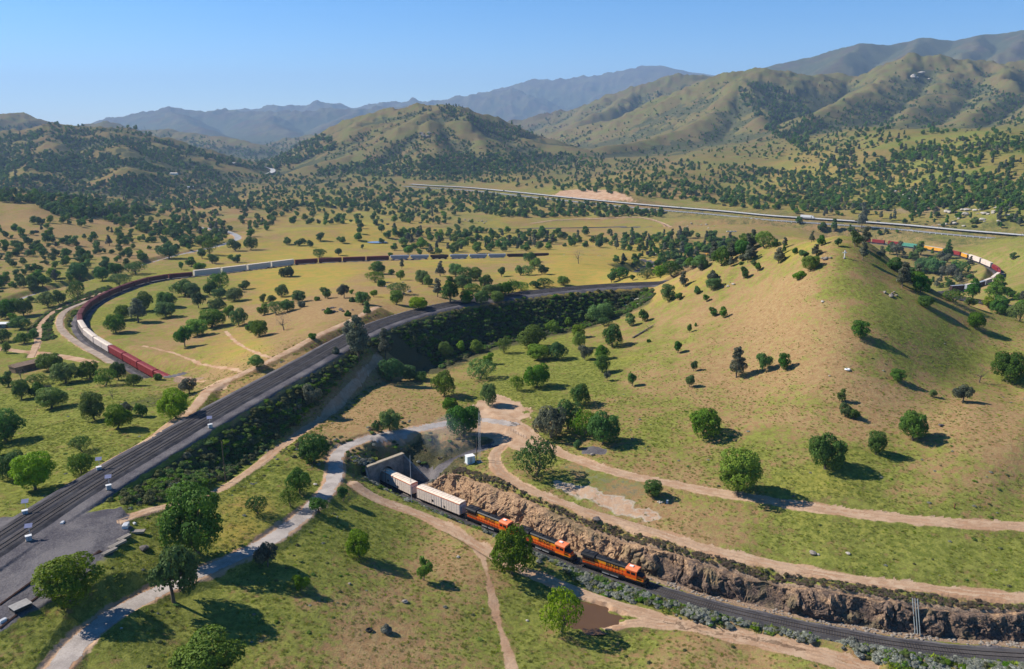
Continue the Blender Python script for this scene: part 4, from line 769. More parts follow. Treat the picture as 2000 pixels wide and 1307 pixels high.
for g_ in groups.values():
    g_.sort(key=lambda r: r['ld'])
    for k, t_ in enumerate(g_):
        siz = 'big ' if t_['wpx'] > 60 else ('small ' if t_['wpx'] < 22 else '')
        t_['label'] = f"{siz}{TONE[t_['tone']]} {KN[t_['kd']][1]}, {ORD[k]} {SEC[t_['kd']]} to {LMK[t_['lm']][2]}"
        if len(t_['label'].split()) > 16: t_['label'] = f"{TONE[t_['tone']]} {SEC[t_['kd']]}, {ORD[k]} to {LMK[t_['lm']][2]}"
GRP = {'oak_tree': 'oaks scattered over the valley and hills', 'pine_tree': 'grey pines among the oaks', 'bush': 'bushes standing alone', 'bare_tree': 'bare grey trees'}
tcount = 0
GNREF = {}
for i_, t_ in enumerate(TREES):
    key = mesh_for(t_['kd'], t_['wpx'], i_ * 7 + int(t_['px'])); s = t_['s']; lm = t_['tone']
    if t_['kd'] == 'p' and lm == 0: lm = 0
    zs = s * min(max(t_['hr'] / VAR[key]['h'] * 1.04, .6), 1.9)
    nm_, _, cat = KN[t_['kd']]; P = t_['P']; rz = rng.uniform(0, 6.28)
    cr = cmesh(key, lm)
    e = empty(nm_, (P[0], P[1], P[2] - .1), rz, label=t_['label'], cat=cat, group=GRP[nm_]); e.scale = (s * 1.03, s * 1.03, zs)
    c = bpy.data.objects.new('crown', cr); COL.objects.link(c); c.parent = e
    if t_['kd'] != 'b': q = bpy.data.objects.new('trunk', VAR[key]['t']); COL.objects.link(q); q.parent = e
    GNREF.setdefault((key[0], lm), c)

# geometry-node scatter of real tree crowns for what is too many to count
def scatter(name, pts_, scl, rots, var, refs, label):
    """pts (n,3), scl (n,3), rots (n,), var (n,) index into refs (objects)"""
    me = bpy.data.meshes.new(name); me.vertices.add(len(pts_)); me.vertices.foreach_set('co', np.asarray(pts_, np.float32).ravel())
    a = me.attributes.new('scl', 'FLOAT_VECTOR', 'POINT'); a.data.foreach_set('vector', np.asarray(scl, np.float32).ravel())
    rv = np.zeros((len(pts_), 3), np.float32); rv[:, 2] = rots; a = me.attributes.new('rotv', 'FLOAT_VECTOR', 'POINT'); a.data.foreach_set('vector', rv.ravel())
    a = me.attributes.new('vari', 'INT', 'POINT'); a.data.foreach_set('value', np.asarray(var, np.int32))
    o = bpy.data.objects.new(name, me); COL.objects.link(o); tag(o, label, kind='stuff')
    g = bpy.data.node_groups.new(name, 'GeometryNodeTree'); g.interface.new_socket('Geometry', in_out='INPUT', socket_type='NodeSocketGeometry'); g.interface.new_socket('Geometry', in_out='OUTPUT', socket_type='NodeSocketGeometry')
    N = g.nodes; L = g.links; gi = N.new('NodeGroupInput'); go = N.new('NodeGroupOutput'); jn = N.new('GeometryNodeJoinGeometry')
    def attr(nm, ty): n_ = N.new('GeometryNodeInputNamedAttribute'); n_.data_type = ty; n_.inputs[0].default_value = nm; return [q for q in n_.outputs if q.enabled and q.name == 'Attribute'][0]
    s_, r_, v_ = attr('scl', 'FLOAT_VECTOR'), attr('rotv', 'FLOAT_VECTOR'), attr('vari', 'INT')
    for k, ref in enumerate(refs):
        cmp_ = N.new('FunctionNodeCompare'); cmp_.data_type = 'INT'; cmp_.operation = 'EQUAL'; L.new(v_, cmp_.inputs[2]); cmp_.inputs[3].default_value = k
        oi = N.new('GeometryNodeObjectInfo'); oi.transform_space = 'ORIGINAL'; oi.inputs[0].default_value = ref; oi.inputs[1].default_value = True
        ip = N.new('GeometryNodeInstanceOnPoints'); L.new(gi.outputs[0], ip.inputs[0]); L.new(cmp_.outputs[0], ip.inputs[1]); L.new(oi.outputs['Geometry'], ip.inputs[2]); L.new(r_, ip.inputs['Rotation']); L.new(s_, ip.inputs['Scale']); L.new(ip.outputs[0], jn.inputs[0])
    L.new(jn.outputs[0], go.inputs[0]); md = o.modifiers.new('scatter', 'NODES'); md.node_group = g; return o
refs = []; rkind = {}
for kd, want in (('o', [('small', 0), ('small', 1), ('oak', 0)]), ('p', [('spine', 3), ('spine', 0)]), ('b', [('bush', 0), ('bush', 3)])):
    for w in want:
        if w in GNREF: rkind.setdefault(kd, []).append(len(refs)); refs.append(GNREF[w])
FP = np.array([q for q, s, k in far_pts]); S_ = np.array([s for q, s, k in far_pts]); K_ = [k for q, s, k in far_pts]
var = np.array([rng.choice(rkind.get(k, rkind['o'])[:2]) for k in K_]); hr = np.where(np.array(K_) == 'p', 1.15, 1.0) * rng.uniform(.75, 1.1, len(S_))
FP[:, 2] -= .3; scatter('distant_trees', FP, np.stack([S_, S_, S_ * hr], 1), rng.uniform(0, 6.28, len(S_)), var, refs, 'dense scatter of small oaks pines and scrub over the far slopes')
print('trees', len(TREES), 'far', len(far_pts), 'solo oaks', n_solo)
# ---------------------------------------------------------------- mesh helpers for built things
class MB:
    def __init__(s): s.v = []; s.f = []; s.m = []
    def add(s, V, F, mi=0): n_ = len(s.v); s.v += [tuple(map(float, v)) for v in V]; s.f += [tuple(int(k) + n_ for k in f) for f in F]; s.m += [mi] * len(F); return s
    def box(s, x0, x1, y0, y1, z0, z1, mi=0, tx=0, tz=0):
        V = [(x0, y0, z0), (x1, y0, z0), (x1, y1, z0), (x0, y1, z0), (x0 + tx, y0 + tz, z1), (x1 - tx, y0 + tz, z1), (x1 - tx, y1 - tz, z1), (x0 + tx, y1 - tz, z1)]
        return s.add(V, [(0, 3, 2, 1), (4, 5, 6, 7), (0, 1, 5, 4), (1, 2, 6, 5), (2, 3, 7, 6), (3, 0, 4, 7)], mi)
    def prism(s, prof, x0, x1, mi=0, ax='x'):
        """profile of (a, b) points extruded along an axis"""
        n_ = len(prof); f = (lambda t, a, b: (t, a, b)) if ax == 'x' else (lambda t, a, b: (a, t, b)); V = [f(x0, a, b) for a, b in prof] + [f(x1, a, b) for a, b in prof]
        F = [(k, (k + 1) % n_, n_ + (k + 1) % n_, n_ + k) for k in range(n_)] + [tuple(range(n_))[::-1], tuple(range(n_, 2 * n_))]; return s.add(V, F, mi)
    def tube(s, p, q, r0, r1=None, sides=8, mi=0):
        r1 = r0 if r1 is None else r1; p = np.array(p, float); q = np.array(q, float); d = q - p; d /= np.linalg.norm(d) + 1e-9; a = np.cross(d, (0.31, .9, .12)); a /= np.linalg.norm(a); b = np.cross(d, a)
        V = [c + (a * math.cos(2 * math.pi * k / sides) + b * math.sin(2 * math.pi * k / sides)) * r for c, r in ((p, r0), (q, r1)) for k in range(sides)]
        F = [(k, (k + 1) % sides, sides + (k + 1) % sides, sides + k) for k in range(sides)] + [tuple(range(sides))[::-1], tuple(range(sides, 2 * sides))]; return s.add(V, F, mi)
    def mesh(s, name, mats):
        me = bpy.data.meshes.new(name); me.from_pydata(s.v, [], s.f)
        for q in (mats if isinstance(mats, (list, tuple)) else [mats]): me.materials.append(q)
        if any(s.m): me.polygons.foreach_set('material_index', s.m)
        me.update(); return me
    def build(s, name, mats, parent=None, loc=None, rz=0, **kw):
        o = bpy.data.objects.new(name, s.mesh(name, mats)); COL.objects.link(o)
        if parent is not None: o.parent = parent
        if loc is not None: o.location = loc; o.rotation_euler = (0, 0, rz)
        return tag(o, **kw)
def part(name, me, parent, loc=(0, 0, 0), rot=(0, 0, 0)):
    o = bpy.data.objects.new(name, me); COL.objects.link(o); o.parent = parent; o.location = loc; o.rotation_euler = rot; return o
def copy_tree(o, parent=None):
    c = o.copy(); COL.objects.link(c); c.parent = parent
    for ch in list(o.children): copy_tree(ch, c)
    return c
def place_px(px, py): P, _ = hit([px], [py]); return P[0]
BED = surf_mat('dark_ballast', (.035, .034, .038), (.085, .08, .082), 5.0); STEEL = mat('rail_steel', (.12, .10, .09), .45, .3, 3, .6); TIE = mat('sleeper', (.10, .085, .075), .95, .4, 2); CONC = mat('concrete', (.36, .315, .27), .9, .5, .6, fine=2.5, bmp=.3); DARK = mat('dark_steel', (.030, .030, .033), .6, .3, 3)
GREY = mat('grey_metal', (.45, .46, .48), .55, .15, 2); WHITE = mat('white_paint', (.74, .73, .70), .5, .12, 1.2); WOOD = mat('old_timber', (.15, .11, .08), .95, .4, 4)

# ---------------------------------------------------------------- railway tracks
RAILP = [(-.07, 0), (.07, 0), (.03, .03), (.036, .15), (-.036, .15), (-.03, .03)]
def track(name, P, label, s0=0, s1=1e9, sleepers=450, berm=True, group='railway tracks', rs=1.0):
    S = arc(P); k = (S >= s0) & (S <= s1); P = P[k]; S = arc(P); T = tang(P); n_ = len(P); N_ = np.stack([-T[:, 1], T[:, 0]], 1)
    root = empty(name, tuple(P[0]), label=label, cat='railway track', group=group); O = P[0]
    for sd_ in (-1, 1):
        V = []
        for a, b in RAILP: V.append(np.stack([P[:, 0] + N_[:, 0] * (sd_ * .7175 + a * rs), P[:, 1] + N_[:, 1] * (sd_ * .7175 + a * rs), P[:, 2] - .15 + b], 1))
        V = np.concatenate(V) - O; m = len(RAILP); F = [(a * n_ + k, a * n_ + k + 1, ((a + 1) % m) * n_ + k + 1, ((a + 1) % m) * n_ + k) for a in range(m) for k in range(n_ - 1)]
        o = npmesh('rail', V, F, STEEL, False, root)
    if berm:
        prof = [(-3.0, -.62), (-1.75, -.17), (1.75, -.17), (3.0, -.62)]
        jit = fbm(P[:, 0], P[:, 1], 3, 2, 5) * .25
        V = np.concatenate([np.stack([P[:, 0] + N_[:, 0] * (a + (jit if abs(a) > 2 else 0)), P[:, 1] + N_[:, 1] * (a + (jit if abs(a) > 2 else 0)), P[:, 2] + b], 1) for a, b in prof]) - O
        F = [(a * n_ + k, (a + 1) * n_ + k, (a + 1) * n_ + k + 1, a * n_ + k + 1) for a in range(3) for k in range(n_ - 1)]; npmesh('ballast_bed', V, F, BED, False, root)
    L_ = min(S[-1], sleepers); m = int(L_ / .6)
    if m > 1:
        ss = np.arange(m) * .6; x, y, z = (np.interp(ss, S, P[:, c]) for c in range(3)); tx, ty = np.interp(ss, S, T[:, 0]), np.interp(ss, S, T[:, 1]); V = []
        for zz in (-.27, -.13):
            for a, b in ((-1.3, -.12), (1.3, -.12), (1.3, .12), (-1.3, .12)): V.append(np.stack([x - ty * a + tx * b, y + tx * a + ty * b, z + zz], 1))
        V = np.stack(V, 1).reshape(-1, 3) - O; b8 = np.arange(m)[:, None, None] * 8; F = (b8 + np.array([(4, 5, 6, 7), (0, 1, 5, 4), (1, 2, 6, 5), (2, 3, 7, 6), (3, 0, 4, 7)])[None]).reshape(-1, 4)
        o = npmesh('sleepers', V, F, TIE, False, root); o['kind'] = 'stuff'
    return root
MS = arc(MAIN)
track('railway_track', off(MAIN, 2.4), 'far track of the double main line, on the left', 0, 1200, 520)
track('railway_track', off(MAIN, -2.4), 'near track of the double main line, on the camera side', 0, 1200, 520)
LOWX = np.vstack([[TP0[0] - tdir[0] * q, TP0[1] - tdir[1] * q, TP0[2]] for q in (24, 16, 8)] + [LOW])
track('railway_track', LOWX, 'single track leaving the tunnel under the three locomotives', 0, 1200, 260)
track('railway_track', LEFT, 'single track round the wide curve under the long train', 0, 1e9, 330)

# ---------------------------------------------------------------- tunnel portal
def frame(P0, tx, ty): return Matrix(((tx, -ty, 0, P0[0]), (ty, tx, 0, P0[1]), (0, 0, 1, P0[2]), (0, 0, 0, 1)))
por = empty('tunnel_portal', label='concrete tunnel portal with sloping wing walls above the emerging train', cat='tunnel portal'); por.matrix_world = frame(TP0, *tdir)
arch = [(2.7 * math.cos(a), 3.4 + 2.7 * math.sin(a)) for a in np.linspace(0, math.pi, 13)]
def arch_wall(x0, x1):
    b = MB(); outer = [(7.2, -1.2), (7.2, 8.2), (-7.2, 8.2), (-7.2, -1.2)]
    inn = [(2.7, -1.2)] + arch + [(-2.7, -1.2)]
    out = [(7.2, -1.2), (7.2, 3.4)] + [(np.clip(7.2 * math.cos(a) * 1.5, -7.2, 7.2), np.clip(3.4 + 5.5 * math.sin(a) * 1.5, 3.4, 8.2)) for a in np.linspace(0, math.pi, 13)[1:-1]] + [(-7.2, 3.4), (-7.2, -1.2)]
    n_ = len(inn); V = [(x1, a, c) for a, c in inn] + [(x1, a, c) for a, c in out] + [(x0, a, c) for a, c in inn] + [(x0, a, c) for a, c in out]
    F = []
    for k in range(n_ - 1): F += [(k, n_ + k, n_ + k + 1, k + 1), (k, k + 1, 2 * n_ + k + 1, 2 * n_ + k), (n_ + k, 3 * n_ + k, 3 * n_ + k + 1, n_ + k + 1)]
    b.add(V, F); return b
arch_wall(.2, 1.1).build('headwall', CONC, por)
MB().box(-.1, 1.35, -7.6, 7.6, 8.2, 8.6).build('coping', mat('coping_stone', (.40, .33, .24), .9, .3, 2), por)
b = MB(); ar2 = [(2.7, -.9)] + arch + [(-2.7, -.9)]; V = [(1.1, a, c) for a, c in ar2] + [(-30, a, c) for a, c in ar2]; n_ = len(ar2); b.add(V, [(k, n_ + k, n_ + k + 1, k + 1) for k in range(n_ - 1)] + [tuple(range(n_, 2 * n_))]); b.build('bore', mat('dark_lining', (.05, .048, .046), .95), por)  # bore lining in one even dark tone
for sd_ in (1, -1):
    b = MB(); y0, y1 = sd_ * 7.2, sd_ * (10.5 if sd_ > 0 else 9.5); L_ = 9.5 if sd_ > 0 else 6
    V = [(.3, y0, -1.2), (L_, y1, -1.2), (L_, y1, .6), (.3, y0, 8.2), (.3, y0 + sd_ * .7, -1.2), (L_, y1 + sd_ * .7, -1.2), (L_, y1 + sd_ * .7, .6), (.3, y0 + sd_ * .7, 8.2)]
    b.add(V, [(0, 1, 2, 3), (7, 6, 5, 4), (3, 2, 6, 7), (1, 5, 6, 2), (0, 3, 7, 4), (0, 4, 5, 1)]); b.build('wing_wall', CONC, por)
bpy.context.view_layer.update()

# ---------------------------------------------------------------- rock cutting beside the lower track
def rock_mat():
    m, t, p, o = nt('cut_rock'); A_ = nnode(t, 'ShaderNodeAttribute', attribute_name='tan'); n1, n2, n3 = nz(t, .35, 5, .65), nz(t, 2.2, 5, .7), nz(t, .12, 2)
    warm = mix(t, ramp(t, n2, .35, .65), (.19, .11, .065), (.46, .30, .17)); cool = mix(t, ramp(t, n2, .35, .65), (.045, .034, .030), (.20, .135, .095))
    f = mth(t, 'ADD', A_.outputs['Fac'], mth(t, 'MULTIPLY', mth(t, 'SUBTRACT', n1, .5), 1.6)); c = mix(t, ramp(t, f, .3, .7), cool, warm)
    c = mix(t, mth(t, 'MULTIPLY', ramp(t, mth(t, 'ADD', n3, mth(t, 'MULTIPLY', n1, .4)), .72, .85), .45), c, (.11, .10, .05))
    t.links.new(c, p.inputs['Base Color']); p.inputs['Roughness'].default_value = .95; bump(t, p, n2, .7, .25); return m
S = arc(LOW); ds = .3; ss = np.arange(10, min(S[-1], 330), ds); cx_, cy_, cz_ = (np.interp(ss, S, LOW[:, c]) for c in range(3)); T = tang(LOW); tx, ty = np.interp(ss, S, T[:, 0]), np.interp(ss, S, T[:, 1]); q = np.hypot(tx, ty); tx /= q; ty /= q
NH = 44; rimd = 11.0; Hh = smooth_line(np.stack([ss, ss, hgt(cx_ - ty * rimd, cy_ + tx * rimd) - cz_], 1), 60)[:, 2]
Hh = Hh + fbm(ss, ss * 0, 5, 3, 333) * .9; hv = np.linspace(0, 1, NH)[:, None]; SS = ss[None, :]; hz = hv * Hh[None]
wob = fbm(SS + 0 * hz, hz * .5, 13, 3, 301) * 2.3
slabs = ridged(SS * 1.0 + hz * .55, hz * .9, 6.5, 4, 302); blocks = ridged(SS - hz * .9, hz, 2.4, 3, 305); fine_ = fbm(SS, hz, .9, 3, 306)
def cell(x, y, sc, s):
    xi = np.floor(x / sc); yi = np.floor(y / sc); best = np.full(np.broadcast(x, y).shape, 9.); bid = np.zeros(best.shape); sec = best.copy()
    for dx in (-1, 0, 1):
        for dy in (-1, 0, 1):
            a, b_ = (xi + dx).astype(np.int64), (yi + dy).astype(np.int64); fx, fy = a + _hash(a, b_, s), b_ + _hash(a, b_, s + 5); d = np.hypot(x / sc - fx, y / sc - fy)
            nb = d < best; sec = np.where(nb, best, np.minimum(sec, d)); bid = np.where(nb, _hash(a, b_, s + 9), bid); best = np.where(nb, d, best)
    return best, sec - best, bid
X1 = SS + fbm(SS, hz, 3, 2, 310) * 2 + hz * .4 + 0 * hz; Y1 = hz * .75 + fbm(SS, hz, 3, 2, 311) * 1.6
c1, e1, i1_ = cell(X1, Y1, 3.4, 320); c2, e2, i2_ = cell(X1 * 1.1, Y1 * 1.1, 1.3, 321)
bul = wob + (slabs - .5) * 1.7 + (i1_ - .5) * 2.2 * sstep(0, .25, e1) + (i2_ - .5) * .75 * sstep(0, .2, e2) - (1 - sstep(0, .12, e1)) * .5 + fine_ * .12
env = np.sin(np.clip(hv * 1.03, 0, 1) * math.pi) ** .4
lat = 5.5 + hz / 2.25 - (bul + .95) * env; lat = np.minimum(np.maximum(lat, 2.9), 6.3 + hz / 2.1); zt = hz * 1.0 - .5 + .0 * hz; zt = np.where(hv > .97, zt - .5, zt); lat = np.where(hv > .97, lat + 2.6, lat)
zt = zt + (i2_ - .5) * .3 * env
V = np.stack([cx_ - ty * lat, cy_ + tx * lat, cz_ + zt], -1).reshape(-1, 3); nS = len(ss); i, j = np.meshgrid(np.arange(NH - 1), np.arange(nS - 1), indexing='ij'); a = (i * nS + j).ravel()
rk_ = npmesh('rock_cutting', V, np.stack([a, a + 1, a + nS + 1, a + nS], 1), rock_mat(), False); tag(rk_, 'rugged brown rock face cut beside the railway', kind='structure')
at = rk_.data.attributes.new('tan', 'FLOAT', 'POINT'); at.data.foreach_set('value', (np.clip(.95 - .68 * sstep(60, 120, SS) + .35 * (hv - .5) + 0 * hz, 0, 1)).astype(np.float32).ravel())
# ---------------------------------------------------------------- trains
PT = {}
def paint(name, c, rough=.45, v=.12): return mat(name, c, rough, v, .9, fine=2.5)
ORANGE = paint('orange_paint', (.86, .115, .010), .4, .06); BLACK = paint('black_paint', (.018, .018, .020), .5, .3); YELLOW = paint('yellow_paint', (.84, .33, .015), .4, .08); GLASS = mat('dark_glass', (.015, .018, .02), .12, .1)
RED = paint('boxcar_red', (.27, .030, .028), .6, .22); DRED = paint('faded_red', (.14, .026, .024), .7, .3); WREEF = paint('reefer_white', (.78, .65, .56), .5, .08); ROOFW = paint('cream_roof', (.80, .66, .52), .5, .08); CREAM = paint('cream_paint', (.62, .57, .48), .6, .15); HOPG = paint('hopper_grey', (.34, .37, .42), .6, .15); HOPB = paint('hopper_brown', (.06, .030, .025), .7, .2)
GREEN = paint('container_green', (.10, .33, .24), .6, .1); CYEL = paint('container_yellow', (.74, .36, .04), .6, .1); TRIM = paint('orange_trim', (.74, .16, .03), .5, .1)
wheelm = MB(); wheelm.tube((0, -.07, 0), (0, .07, 0), .5, .5, 14); wheelm.tube((0, -.1, 0), (0, .1, 0), .16, .16, 8); wheelm = wheelm.mesh('wheel', DARK)
def bogie_mesh(n_ax, wb):
    b = MB(); x0, x1 = -wb / 2 - .45, wb / 2 + .45
    for y in (-1.0, 1.0): b.prism([(x0, .55), (x0 + .3, .82), (x1 - .3, .82), (x1, .55), (x1 - .3, .42), (.4, .30), (-.4, .30), (x0 + .3, .42)], y - .09, y + .09, 0, 'y')
    b.box(-.3, .3, -1.0, 1.0, .4, .8); return b.mesh('bogie', DARK)
BG3 = bogie_mesh(3, 3.1); BG2 = bogie_mesh(2, 1.75)
def add_bogie(root, x, me, axles, wheels=True):
    o = part('bogie', me, root, (x, 0, 0))
    if wheels:
        for ax in axles:
            for y in (-.76, .76): part('wheel', wheelm, o, (ax, y, .5))
    return o
def text_mesh(s, size, depth=.02):
    cu = bpy.data.curves.new('lettering', 'FONT'); cu.body = s; cu.size = size; cu.extrude = depth; cu.align_x = 'CENTER'; cu.align_y = 'CENTER'; cu.space_character = 1.05; cu.offset = .012
    o = bpy.data.objects.new('tmp', cu); COL.objects.link(o); dg = bpy.context.evaluated_depsgraph_get(); me = bpy.data.meshes.new_from_object(o.evaluated_get(dg)); bpy.data.objects.remove(o); me.materials.clear(); me.materials.append(BLACK); me.name = 'lettering'; return me
def build_loco():
    r = empty('locomotive'); L = 18.4; h = L / 2
    MB().box(-h + .5, h - .5, -1.42, 1.42, 1.05, 1.42).box(-h + .15, -h + .5, -1.3, 1.3, .35, 1.42).box(h - .5, h - .15, -1.3, 1.3, .3, 1.42).box(h - .2, h + .15, -1.2, 1.2, .12, .6, tx=.1).build('underframe', BLACK, r)
    MB().box(-2.6, 2.2, -1.3, 1.3, .38, 1.05).tube((-2.5, -1.42, .95), (-.4, -1.42, .95), .13).tube((-.1, -1.42, .95), (2.0, -1.42, .95), .13).build('fuel_tank', DARK, r)
    MB().box(-2.5, -.5, -1.50, -1.40, .62, .9).box(-.2, 1.9, -1.50, -1.40, .62, .9).build('tank_panel', GREY, r)
    # long hood: orange sides with a yellow band, black roof cap
    MB().box(-h + .9, h - 5.6, -1.02, 1.02, 1.42, 2.85).build('hood', ORANGE, r)
    MB().box(-h + .9, h - 5.6, -1.03, 1.03, 2.85, 3.55).build('yellow_band', YELLOW, r)
    b = MB().prism([(-1.05, 3.55), (1.05, 3.55), (1.05, 3.85), (.75, 4.12), (-.75, 4.12), (-1.05, 3.85)], -h + 4.2, h - 5.2); b.box(-1.9, -.9, -.55, .55, 4.12, 4.3).box(.4, 1.5, -.4, .4, 4.12, 4.24); b.build('hood_roof', BLACK, r)
    b = MB(); b.prism([(-1.42, 3.45), (1.42, 3.45), (1.42, 3.95), (1.15, 4.3), (-1.15, 4.3), (-1.42, 3.95)], -h + .5, -h + 4.3); b.build('radiator', BLACK, r)
    b = MB()
    for x in (-h + 1.6, -h + 3.1): b.tube((x, 0, 4.3), (x, 0, 4.42), .55, .55, 14)
    b.build('radiator_fan', DARK, r)
    b = MB()
    for x in np.arange(-h + .85, -h + 4.0, .5): b.box(x, x + .42, -1.06, 1.06, 2.0, 3.3)
    b.build('radiator_grille', mat('grille', (.10, .035, .02), .7), r)
    b = MB()
    for x in np.arange(-h + 4.4, h - 5.8, .95): b.box(x, x + .05, -1.06, 1.06, 1.5, 2.9)
    b.build('hood_door_seams', mat('seam', (.20, .04, .015), .6), r)
    # cab and nose
    c0, c1 = h - 5.4, h - 2.5
    MB().box(c0, c1, -1.42, 1.42, 1.42, 3.75).build('cab', ORANGE, r)
    b = MB().prism([(-1.48, 3.75), (1.48, 3.75), (1.45, 3.95), (.95, 4.22), (-.95, 4.22), (-1.45, 3.95)], c0 - .1, c1 + .12); b.build('cab_roof', paint('pinkish_orange', (.80, .22, .09), .5, .15), r)  # cab roof in a paler, pinker orange than the cab sides
    MB().box(c0 + .5, c0 + 1.5, -.35, .35, 4.22, 4.42).build('air_conditioner', WHITE, r)
    b = MB().box(c0 + .3, c0 + 1.2, -1.44, 1.44, 2.75, 3.45).box(c0 + 1.45, c1 - .3, -1.44, 1.44, 2.75, 3.45); b.build('side_window', GLASS, r)
    V = [(c1 + .0, -1.30, 2.78), (c1 + .0, 1.30, 2.78), (c1 + .02, 1.25, 3.66), (c1 + .02, -1.25, 3.66), (c1 + .12, -1.30, 2.78), (c1 + .12, 1.30, 2.78), (c1 + .06, 1.25, 3.66), (c1 + .06, -1.25, 3.66)]
    MB().add(V, [(4, 5, 6, 7), (0, 3, 2, 1), (0, 1, 5, 4), (3, 7, 6, 2), (0, 4, 7, 3), (1, 2, 6, 5)]).build('windscreen', GLASS, r)
    n0, n1 = c1, h - .75; V = [(n0, -1.15, 1.42), (n1, -.95, 1.42), (n1, .95, 1.42), (n0, 1.15, 1.42), (n0, -1.15, 2.75), (n1 - .35, -.85, 2.45), (n1 - .35, .85, 2.45), (n0, 1.15, 2.75)]
    nf = MB().add(V, [(0, 3, 2, 1), (0, 1, 5, 4), (1, 2, 6, 5), (2, 3, 7, 6)]).build('nose', ORANGE, r)
    MB().add([(n0, -1.14, 2.755), (n1 - .33, -.84, 2.46), (n1 - .33, .84, 2.46), (n0, 1.14, 2.755), (n0, -1.14, 2.80), (n1 - .35, -.84, 2.50), (n1 - .35, .84, 2.50), (n0, 1.14, 2.80)], [(4, 5, 6, 7), (0, 1, 5, 4), (1, 2, 6, 5), (2, 3, 7, 6)]).build('nose_top', BLACK, r)
    MB().box(c0, n1 - .02, -1.435, -1.425, 1.6, 1.8).box(c0, n1 - .6, 1.425, 1.435, 1.6, 1.8).box(n1 - .02, n1 + .02, -.9, .9, 1.55, 1.85).build('yellow_stripe', YELLOW, r)
    b = MB()
    for y in (-1.38, 1.38):
        for x in np.arange(-h + .6, c0 - .1, 1.5): b.tube((x, y, 1.4), (x, y, 2.45), .035, sides=4)
        b.tube((-h + .6, y, 2.45), (c0 - .1, y, 2.45), .035, sides=4)
        for x in (h - 2.2, h - 1.2, h - .55): b.tube((x, y * .95, 1.4), (x, y * .95, 2.3), .035, sides=4)
        b.tube((h - 2.2, y * .95, 2.3), (h - .55, y * .95, 2.3), .035, sides=4)
    b.build('handrail', mat('rail_yellow', (.55, .25, .03), .5), r)
    MB().box(h - .1, h + .35, -.15, .15, .75, 1.0).build('coupler', DARK, r); MB().box(-h - .35, -h + .15, -.15, .15, .75, 1.0).build('coupler', DARK, r)
    b = MB(); b.tube((n1 + .0, -.3, 1.98), (n1 + .06, -.3, 1.98), .1); b.tube((n1 + .0, .3, 1.98), (n1 + .06, .3, 1.98), .1); b.build('headlight', WHITE, r)
    tm = text_mesh('BNSF', 1.35)
    o = part('lettering', tm, r, (.2, -1.045, 3.02), (R(90), 0, 0)); o2 = part('lettering', tm, r, (.2, 1.045, 3.02), (R(90), 0, R(180)))
    for q_ in (o, o2): q_.scale = (1.25, 1, 1)
    for x in (-h + 3.4, h - 3.6): add_bogie(r, x, BG3, (-1.55, 0, 1.55))
    return r
